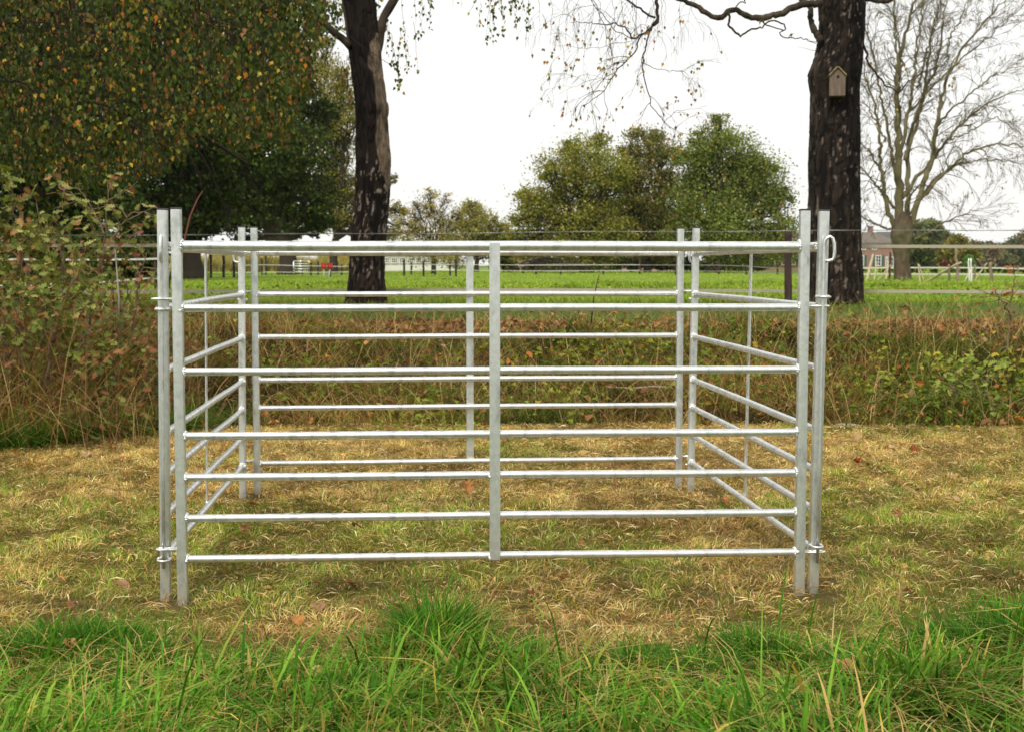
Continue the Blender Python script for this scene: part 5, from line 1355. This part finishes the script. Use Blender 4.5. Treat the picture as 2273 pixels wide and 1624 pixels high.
# ---------------------------------------------------------------- fences
def barbed_fence():
    rg = np.random.default_rng(81); Yw = 14.92
    root = empty('barbed_wire_fence', (0, Yw, float(H(0., Yw))), label='single strand barbed wire fence running across in front of the birches', cat='fence')
    xs = np.linspace(-700, 2950, 420); py = np.interp(xs, [-700, 0, 350, 800, 1300, 1750, 2273, 2950], [529, 525, 521.5, 519.5, 515.5, 513, 511, 508])
    base = np.array([P(a, b, Yw) for a, b in zip(xs, py)])
    base[:, 2] += .004*np.sin(base[:, 0]*2.1)
    L = base[:, 0]
    fine = np.linspace(L[0], L[-1], 2600); zf = np.interp(fine, L, base[:, 2])
    for s in (0, math.pi):
        m = MB(); pts = np.c_[fine, Yw+.0032*np.cos(fine*90+s), zf+.0032*np.sin(fine*90+s)]
        m.tube(pts, .0026, 4, False); tie(m.build('wire_strand', M['wire']), root)
    m = MB(); x = L[0]
    while x < L[-1]:
        z = np.interp(x, L, base[:, 2])
        for k in range(2):
            a = rg.uniform(0, math.pi); dx = np.array([.35*rg.normal(), math.cos(a), math.sin(a)]); dx = unit(dx)*.021
            c = np.array([x+k*.010, Yw, z]); m.tube(np.array([c-dx, c, c+dx]), np.array([.0012, .0026, .0012]), 4, False)
        mm = np.linspace(-.008, .018, 10); m.tube(np.c_[x+mm, Yw+.005*np.cos(mm*900), z+.005*np.sin(mm*900)], .0016, 4, False)
        x += .232+rg.normal(0, .006)
    o = m.build('barbs', M['wire']); tie(o, root); tag(o, kind='stuff')
    for px, pt, rpx in [(1752, 514, 8.7), (-190, 520, 8.5)]:
        p = P(px, pt, 15.0); g = float(H(p[0], 15.0)); m = MB(); n = 26; z = np.linspace(g-.3, p[2], n); r = rpx*15/FPX
        th = np.linspace(0, 2*math.pi, 18, endpoint=False); V = []
        for i, zz in enumerate(z):
            rr = r*(1+.13*(vnoise(np.cos(th)*4, np.sin(th)*4, zz*2.5, 7)-.5)-.10*(vnoise(np.cos(th)*9, np.sin(th)*9, zz*1.2, 9) > .6))*(1+.05*math.sin(zz*3))
            V.append(np.c_[p[0]+rr*np.cos(th)+.006*math.sin(zz*4), 15.02+rr*np.sin(th), np.full(18, zz)])
        V = np.concatenate(V); i = np.arange((n-1)*18); rr, cc = i//18, i % 18
        F = np.stack([rr*18+cc, rr*18+(cc+1) % 18, (rr+1)*18+(cc+1) % 18, (rr+1)*18+cc], 1)
        V = np.concatenate([V, [[p[0], 15.02, z[-1]+.004]]]); k = (n-1)*18; F3 = np.array([[k+a, k+(a+1) % 18, len(V)-1] for a in range(18)])
        tie(np_mesh('post', V, [F, F3], M['darkwood'], None, None, True), root)
barbed_fence()
def ribbon(m, pts, h, t=.0025):
    """flat tape standing on edge"""
    pts = np.asarray(pts); n = len(pts); o = np.array([[0, -t/2, -h/2], [0, t/2, -h/2], [0, t/2, h/2], [0, -t/2, h/2]])
    V = (pts[:, None]+o[None]).reshape(-1, 3); i = np.arange(n-1)*4
    F = np.concatenate([np.stack([i+a, i+b, i+4+b, i+4+a], 1) for a, b in ((0, 1), (1, 2), (2, 3), (3, 0))]); m.add(V, F)
def tape_fence():
    Y = 15.85; root = empty('tape_fence', (0, Y, float(H(0., Y))), label='electric fence of two broad grey tapes running behind both birches', cat='fence')
    for pys in ([(-700, 545), (0, 545.5), (1136, 545), (2273, 548), (2950, 551)], [(-700, 647), (0, 648), (400, 647), (1136, 643.5), (2273, 648), (2950, 651)]):
        xs = np.linspace(-700, 2950, 90); py = np.interp(xs, [p[0] for p in pys], [p[1] for p in pys])
        pts = np.array([P(a, b, Y) for a, b in zip(xs, py)]); pts[:, 1] = Y+.01*np.sin(pts[:, 0]*3)
        m = MB(); ribbon(m, pts, .037); tie(m.build('tape', M['tape']), root)
    for px in (-330, 2590):
        p = P(px, 530, Y+.05); g = float(H(p[0], Y+.05)); m = MB(); m.tube([(p[0], Y+.06, g-.2), (p[0], Y+.06, p[2])], .045, 12); tie(m.build('post', M['darkwood']), root)
tape_fence()

def post_fence(name, label, Y, posts, tapes, postm='blackpost', tapem='whitetape', th=.02, pr=.03, stuffpost=False, square=False):
    x0 = P(posts[0][0], 600, Y)[0]
    root = empty(name, (x0, Y, float(H(x0, Y))), label=label, cat='fence')
    for i, q in enumerate(posts):
        px, pt = q[0], q[1]; yy = Y+(q[2] if len(q) > 2 else 0); lean = q[3] if len(q) > 3 else 0
        p = P(px, pt, yy); g = float(H(p[0], yy)); m = MB()
        a = np.array([p[0]-lean, yy, g-.15]); b = np.array([p[0], yy, p[2]])
        m.tube(np.linspace(a, b, 5)+np.random.default_rng(i).normal(0, .004, (5, 3)), pr, 8); tie(m.build('post', M[postm], smooth=False), root)
    for t in tapes:
        ptx = []
        for (px, py) in t: ptx.append(P(px, py, Y-pr-.012))
        m = MB(); ribbon(m, resample(np.array(ptx), 12*len(ptx)), th, .006); tie(m.build('tape', M[tapem]), root)
    return root
post_fence('paddock_fence', 'white taped paddock fence with dark posts behind the oak saplings at the left', 22, [(-60, 560), (60, 558), (138, 560), (228, 556), (305, 566), (345, 560), (372, 562)],
           [[(-200, 578), (0, 577), (40, 576), (228, 577), (305, 576), (372, 574)], [(-200, 640), (0, 634), (60, 633), (138, 630), (228, 626), (305, 620), (372, 617)]], 'darkwood', 'whitetape', .030, .032)
post_fence('paddock_fence', 'wire and tape paddock fence with black posts under the dark tree', 46, [(397, 566), (412, 570), (468, 566), (496, 568), (519, 570)],
           [[(380, 585), (440, 586), (519, 589), (560, 593), (600, 591)], [(380, 610), (440, 610), (519, 610), (590, 603)]], 'blackpost', 'wire', .014, .045)
post_fence('paddock_fence', 'middle distance paddock fence with black posts and pale tapes, left of the oaks', 56,
           [(581, 575, 2), (590, 568, 2), (657, 575, 4), (671, 577, 6), (690, 583, 0), (706, 580, 3), (758, 587, 2), (897, 577, -3), (913, 583, 3), (940, 580, -3), (966, 585, 3), (999, 583, 0), (1012, 577, -3)],
           [[(520, 590), (590, 588), (657, 590), (758, 592), (897, 589), (1012, 587), (1060, 588), (1245, 589), (1420, 588)], [(520, 606), (590, 604), (657, 605), (758, 604), (897, 601), (1012, 600), (1060, 601), (1245, 602), (1420, 600.5)]], 'blackpost', 'whitetape', .020, .042)
post_fence('paddock_fence', 'paddock fence with brown posts and thin pale tapes along the foot of the oaks', 62,
           [(1190, 588), (1245, 580), (1340, 582), (1420, 573), (1500, 586), (1596, 578), (1657, 586), (1726, 587), (1780, 588)],
           [[(1150, 590), (1245, 587), (1420, 588.5), (1596, 589), (1657, 591), (1726, 596), (1800, 599)], [(1150, 602), (1245, 601), (1420, 602), (1596, 602.5), (1657, 604), (1726, 606), (1800, 607)]], 'darkwood', 'wire', .030, .05)
post_fence('paddock_fence', 'paddock fence of two white tapes crossing in front of the farmhouse', 48,
           [(1930, 592), (1977, 568), (2163, 588), (2260, 590), (2330, 590)],
           [[(1900, 595), (1977, 594.5), (2107, 594.5), (2197, 595), (2273, 597), (2400, 599)], [(1900, 608.5), (1977, 608.5), (2107, 609), (2197, 609), (2273, 611), (2400, 612)]], 'wood', 'whitetape', .045, .035)

def pole(name, label, cat, a, b, r, mat, Y, dY=0, grp=None):
    p = P(a[0], a[1], Y+dY); q = P(b[0], b[1], Y); q[2] = min(q[2], 99)
    if a[1] < b[1]: pass
    g = float(H(q[0], q[1]))
    if abs(q[2]-g) < .45: q[2] = g-.05
    m = MB(); n = 9; pts = p+(q-p)*np.linspace(0, 1, n)[:, None]; rg = np.random.default_rng(int(a[0])); pts = wiggle(pts, rg, r*.15)
    m.tube(pts, .64*np.linspace(r*.85, r*1.1, n)*(1+.1*rg.normal(size=n)), 8); o = m.build(name, M[mat], smooth=True); tag(o, label, cat, grp); return o
PG = 'poles and posts in the paddock below the bare tree'
pole('wooden_pole', 'thick pale pole leaning to the right just right of the birch trunk', 'pole', (1938, 565), (1923, 614), .06, 'palewood', 38, .5, PG)
pole('wooden_pole', 'thin pale pole leaning right of the thick one', 'pole', (1946, 580), (1940, 617), .032, 'palewood', 38, .4, PG)
pole('wooden_pole', 'thin pale pole leaning beside the dark post left of the bare tree', 'pole', (1972, 580), (1966, 618), .034, 'palewood', 38, .4, PG)
pole('wooden_pole', 'long thin pole lying slanted against the dark post left of the bare tree', 'pole', (1977, 588), (1945, 601), .026, 'palewood', 38.3, .2, PG)
pole('fence_post', 'tall dark post just left of the bare tree', 'post', (1976, 560), (1974, 614), .045, 'darkwood', 40, 0, PG)
pole('wooden_pole', 'upright thin pale pole just right of the bare tree trunk', 'pole', (2038, 586), (2042, 636), .026, 'palewood', 30, .1, PG)
pole('wooden_pole', 'thin pale pole leaning left, right of the bare tree trunk', 'pole', (2041, 588), (2051, 612), .026, 'palewood', 40, .3, PG)
pole('fence_post', 'mossy green fence post carrying the two long slanting rails', 'post', (2107, 587), (2107, 632), .045, 'wood', 32.5, 0, PG)
pole('fence_post', 'weathered snapped post with orange rotten top', 'post', (2122, 552), (2127, 622), .06, 'wood', 36, .2, PG)
pole('fence_rail', 'upper of the two long pale rails slanting up onto the mossy post', 'rail', (2133, 583), (2050, 606), .04, 'palewood', 33.5, -1.2, PG)
pole('fence_rail', 'lower of the two long pale rails slanting up onto the mossy post', 'rail', (2124, 586), (2046, 614), .045, 'palewood', 33.2, -1.2, PG)
pole('wooden_pole', 'left of two white upright thin poles right of the snapped post', 'pole', (2150.5, 574), (2151.5, 629), .03, 'white', 33, 0, PG)
pole('wooden_pole', 'right of two white upright thin poles right of the snapped post', 'pole', (2155.5, 574), (2156.5, 631), .033, 'white', 33, 0, PG)
pole('wooden_pole', 'short brace leaning against the two white upright poles', 'pole', (2155, 601), (2137, 631), .028, 'white', 33.2, -.2, PG)
pole('fence_post', 'thick mossy post at the far right in front of the tapes', 'post', (2199, 582), (2201, 634), .06, 'wood', 31.5, 0, PG)
pole('fence_post', 'small mossy post between the white poles and the thick post', 'post', (2164, 587), (2164, 616), .035, 'wood', 40, 0, PG)
pole('fence_rail', 'short pale rail slanting right onto the small mossy post', 'rail', (2191, 584), (2162, 590), .035, 'palewood', 40, 0, PG)
pole('wooden_pole', 'pale leaning pole beside the white paddock fence at the left', 'pole', (385/1.0, 556), (364, 640), .032, 'palewood', 21.4, 0)

# red buckets on white posts
def bucket(px, label, lean):
    Y = 47.0; p = P(px, 597, Y); x = p[0]; g = float(H(x, Y)); zb = p[2]; zt = P(px, 584.5, Y)[2]
    root = empty('red_bucket_stand', (x, Y, g), label=label, cat='bucket stand', group='red buckets on white posts')
    m = MB(); m.tube([(x-lean, Y, g-.1), (x-lean*.4, Y, (g+zb)/2), (x, Y, zb+.02)], .022, 10); tie(m.build('post', M['white'], smooth=True), root)
    r = .095; n = 20; th = np.linspace(0, 2*math.pi, n, endpoint=False)
    prof = [(0, 0), (.80, 0), (.98, .25), (1.0, .45), (.90, .62), (.78, .72), (.95, .86), (1.02, 1.0), (.93, 1.0), (.72, .74), (0, .7)]
    V = np.concatenate([np.c_[x+r*a*np.cos(th), Y+r*a*np.sin(th), np.full(n, zb+(zt-zb)*b)] for a, b in prof]); i = np.arange((len(prof)-1)*n); rr, cc = i//n, i % n
    F = np.stack([rr*n+cc, rr*n+(cc+1) % n, (rr+1)*n+(cc+1) % n, (rr+1)*n+cc], 1)
    tie(np_mesh('bucket', V, [F], M['red'], None, None, True), root)
    m = MB(); a = np.linspace(0, math.pi, 12); m.tube(np.c_[x+r*np.cos(a), np.full(12, Y-.01), zt+.02-r*.9*np.sin(a)], .006, 6); tie(m.build('handle', M['blackpost']), root)
bucket(718.5, 'left of the two red buckets on thin white posts in the paddock', 0)
bucket(732.5, 'right of the two red buckets on white posts, its post leaning', .05)
pole('fence_post', 'black knobbed post standing behind the right red bucket', 'post', (733, 578), (733, 610), .04, 'blackpost', 50)
def gate():
    Y = 58.0; root = empty('metal_gate', (P(690, 600, Y)[0], Y, float(H(P(690, 600, Y)[0], Y))), label='pale tubular metal field gate behind the dark tree trunk', cat='gate')
    x0, x1 = P(652, 600, Y)[0], P(689, 600, Y)[0]; z0 = P(652, 603, Y)[2]; z1 = P(652, 580, Y)[2]
    for z in np.linspace(z0, z1, 5): m = MB(); m.tube([(x0, Y, z), (x1-.08, Y, z)], .02, 8); tie(m.build('bar', M['zinc'], smooth=True), root)
    m = MB(); m.tube([(x0, Y, z0-.1), (x0, Y, z1)], .025, 8); tie(m.build('upright', M['zinc'], smooth=True), root)
    m = MB(); m.tube([(x1-.12, Y, z1), (x1-.03, Y, z1-.03), (x1, Y, z1-.12), (x1, Y, z0-.1)], .025, 8); tie(m.build('upright', M['zinc'], smooth=True), root)
gate()

# ---------------------------------------------------------------- oak saplings and scrub at the left
def oak_plant(label, stems, seed, nl, lsz, pal, Y, spread=.09, name='oak_sapling'):
    rg = np.random.default_rng(seed); b = P(stems[0][0][0], stems[0][0][1], Y)
    root = empty(name, (b[0], Y, float(H(b[0], Y))), label=label, cat='sapling' if 'sapling' in name else 'shrub')
    sm = MB(); allp = []; 
    for st in stems:
        q = resample(path_px(st, Y), 24); q[:, 1] += np.cumsum(rg.normal(0, .006, 24)); q = wiggle(q, rg, .006)
        sm.tube(q, np.linspace(.008, .0022, 24), 7, True, (.17, .115, .075)); ends = []
        for j in range(9):
            t = int(rg.uniform(.35, 1)*22); s = rg.normal(size=3)*np.array([1, .8, .5]); dd = unit(q[t+1]-q[t])
            grow(sm, rg, q[t], unit(dd*.5+unit(s)), rg.uniform(.10, .30), .0030, 0, 1, .0, 2, ends, .18, .6, 5, (.20, .14, .09), .4, (4, 3), .0013)
        allp += [e[0][k] for e in ends for k in range(2, len(e[0]))]; allp += [q[-1]]*6
    tie(sm.build('stems', M['twig'], smooth=True, color=True), root)
    allp = np.array(allp); ip = rg.integers(0, len(allp), nl); pos = allp[ip]
    ax = np.c_[rg.normal(size=(nl, 2)), rg.normal(-.15, .5, nl)]
    nr = np.tile([0, -.6, .8], (nl, 1))+.55*rg.normal(size=(nl, 3))
    cc = pick(rg, pal, nl, .15)
    Rm = frames(ax, rg, nr); V = None
    T = OAK[0]*np.array([1.0, 1, 1.3])
    V, F, C = scatter(T, OAK[1], pos, Rm, rg.uniform(lsz*.6, lsz*1.25, nl), cc)
    k = len(OAK[0]); C = C*(.85+.4*vnoise(V[:, 0]*60, V[:, 1]*60, V[:, 2]*60, 3))[:, None]
    o = np_mesh('leaves', V, F, M['leaf'], None, C); tie(o, root); tag(o, kind='stuff')
SAP = [(.22, .25, .07, 4), (.15, .19, .04, 3), (.31, .31, .12, 1.8), (.09, .12, .025, 3), (.25, .15, .06, 1.2)]
SAPR = [(.22, .24, .08, 3), (.16, .20, .055, 2), (.28, .15, .08, 1.2), (.24, .10, .07, .8), (.30, .28, .12, 1)]
oak_plant('leafy oak sapling at the left edge, tallest, with large pale olive leaves', [[(60, 800), (50, 600), (30, 480), (25, 400)], [(90, 780), (110, 640), (95, 520), (70, 430)], [(20, 800), (-20, 620), (-10, 500), (-30, 420)], [(120, 760), (150, 650), (140, 560), (120, 480)]], 601, 560, .072, SAP, 8.1)
oak_plant('slender reddish oak sapling with a bare stem between the edge and the pen', [[(198, 720), (205, 660), (225, 580), (232, 500), (240, 430), (236, 400)], [(225, 580), (262, 500), (300, 470), (345, 478)], [(232, 520), (210, 470), (160, 430), (130, 410)]], 602, 170, .062, SAPR, 8.6)
oak_plant('oak sapling shoots with broad leaves low at the left, in front of the paddock tapes', [[(100, 860), (120, 720), (160, 620), (170, 560)], [(60, 850), (40, 720), (50, 640)], [(150, 850), (190, 740), (200, 680)], [(20, 860), (0, 740), (10, 640)]], 603, 460, .064, SAP, 7.9)
oak_plant('small oak seedling with a few leaves beside the left front posts', [[(290, 760), (300, 680), (315, 600), (325, 560)], [(270, 780), (262, 700), (290, 640)]], 604, 60, .055, SAPR, 8.7)
oak_plant('low oak seedling with yellow green leaves on the bank at the right', [[(2140, 930), (2120, 880), (2100, 840)], [(2150, 930), (2180, 880), (2190, 830)]], 605, 90, .055, [(.17, .26, .06, 3), (.24, .30, .08, 2), (.34, .28, .06, .6)], 8.9)
oak_plant('thin sapling with red brown leaves standing at the right edge', [[(2235, 780), (2245, 700), (2255, 620), (2252, 590)], [(2245, 700), (2215, 660), (2200, 640)]], 606, 34, .05, [(.34, .13, .05, 3), (.26, .2, .06, 1)], 9.0)
stick([P(45*1, 600, 8.2), P(46, 560, 8.2), P(48, 520, 8.2), P(47, 470, 8.2)], .012, (.30, .17, .09), 'stick', 'short orange brown broken stem among the sapling leaves at far left', 'stick')
stick([P(262, 740, 8.6), P(264, 660, 8.6), P(260, 610, 8.62), P(255, 550, 8.65)], [.006, .006, .005, .004], (.34, .31, .27), 'stick', 'pale grey dead stalk just left of the pen', 'stick')
stick([P(404, 600, 8.8), P(408, 540, 8.8), P(422, 480, 8.82), P(438, 443, 8.85), P(450, 424, 8.9)], [.007, .0062, .0055, .004, .0025], (.15, .055, .035), 'stem', 'thin reddish bramble stem arching above the front left posts', 'stem')
stick([P(1835, 955, 8.6), P(1862, 944, 8.62), P(1895, 945, 8.6), P(1933, 953, 8.55)], [.014, .018, .017, .012], (.36, .31, .26), 'fallen_branch', 'pale birch branch lying at the foot of the bank right of the pen', 'branch')
stick([P(1348, 858, 9.3), P(1400, 862, 9.3), P(1450, 858, 9.3), P(1503, 860, 9.3)], [.006, .009, .009, .006], (.28, .23, .18), 'fallen_branch', 'thin grey branch lying on the bank behind the rear hurdle', 'branch')
stick([P(1312, 720, 11.2), P(1318, 660, 11.2), P(1330, 610, 11.2)], [.006, .005, .003], (.05, .03, .02), 'stem', 'dark bare weed stem in front of the pasture, right of the centre bar', 'stem')

def scrub():
    """dead stems, brambles and brown leaves of the left thicket"""
    rg = np.random.default_rng(91); n = 1500
    x = rg.uniform(-3.7, -2.0, n); y = rg.uniform(7.35, 9.6, n)
    V, F, C = blades(rg, np.c_[x, y], rg.uniform(.35, 1.0, n)*(1-.35*sstep(-2.6, -2.0, x)), rg.uniform(.004, .007, n), np.clip(rg.gamma(2, .35, n), 0, 1.8), pick(rg, [(.36, .24, .11, 3), (.22, .12, .06, 3), (.46, .35, .18, 1.4), (.12, .055, .035, 2.5)], n), 5, -.02, .5)
    m = 5200; px = rg.uniform(-3.9, -2.05, m); py = rg.uniform(7.5, 9.6, m)
    top = 1.05-.5*sstep(-2.9, -2.05, px); pos = np.c_[px, py, H(px, py)+rg.random(m)*top]
    Rm = frames(np.c_[rg.normal(size=(m, 2)), rg.normal(-.4, .6, m)], rg, np.tile([0, -.6, .6], (m, 1))+.6*rg.normal(size=(m, 3)))
    c = pick(rg, [(.12, .15, .035, 3), (.18, .20, .05, 2), (.28, .14, .07, 3.2), (.20, .085, .045, 2.5), (.07, .09, .025, 3)], m)
    g2 = scatter(OAK[0], OAK[1], pos, Rm, rg.uniform(.03, .065, m), c)
    V, F, C = concat_geo([(V, F, C), g2])
    o = np_mesh('scrub', V, F, M['leaf'], None, C, False); tag(o, 'tangle of dead stems and small leaves under the saplings at the left', kind='stuff')
    # fresh green grass at its foot
    n = 5000; x = rg.uniform(-3.8, -1.9, n); y = bank0(x)+rg.uniform(-.15, .35, n)
    c = pick(rg, [(.07, .17, .025, 3), (.11, .23, .035, 2), (.05, .11, .02, 2)], n)
    V, F, C = blades(rg, np.c_[x, y], rg.uniform(.1, .32, n), rg.uniform(.004, .008, n), np.clip(rg.gamma(2, .4, n), .1, 2), c, 4, -.02, .7, tipcol=c*1.2)
    o = np_mesh('green_grass_tufts', V, F, M['grass'], None, C, True); tag(o, 'fresh green grass fringe at the foot of the left thicket', kind='stuff')
scrub()

# ---------------------------------------------------------------- thin autumn haze
def haze():
    m = bpy.data.materials.new('haze'); m.use_nodes = True; nt = m.node_tree
    nt.nodes.remove(nt.nodes['Principled BSDF'])
    v = nt.nodes.new('ShaderNodeVolumePrincipled'); v.inputs['Color'].default_value = (.93, .95, .97, 1); v.inputs['Density'].default_value = .00013; v.inputs['Anisotropy'].default_value = .2
    nt.links.new(v.outputs[0], nt.nodes['Material Output'].inputs['Volume'])
    b = MB(); b.box((0, 150, 7), (1100, 620, 16)); o = b.build('haze', m); tag(o, 'thin pale autumn haze over the fields', kind='stuff')
haze()
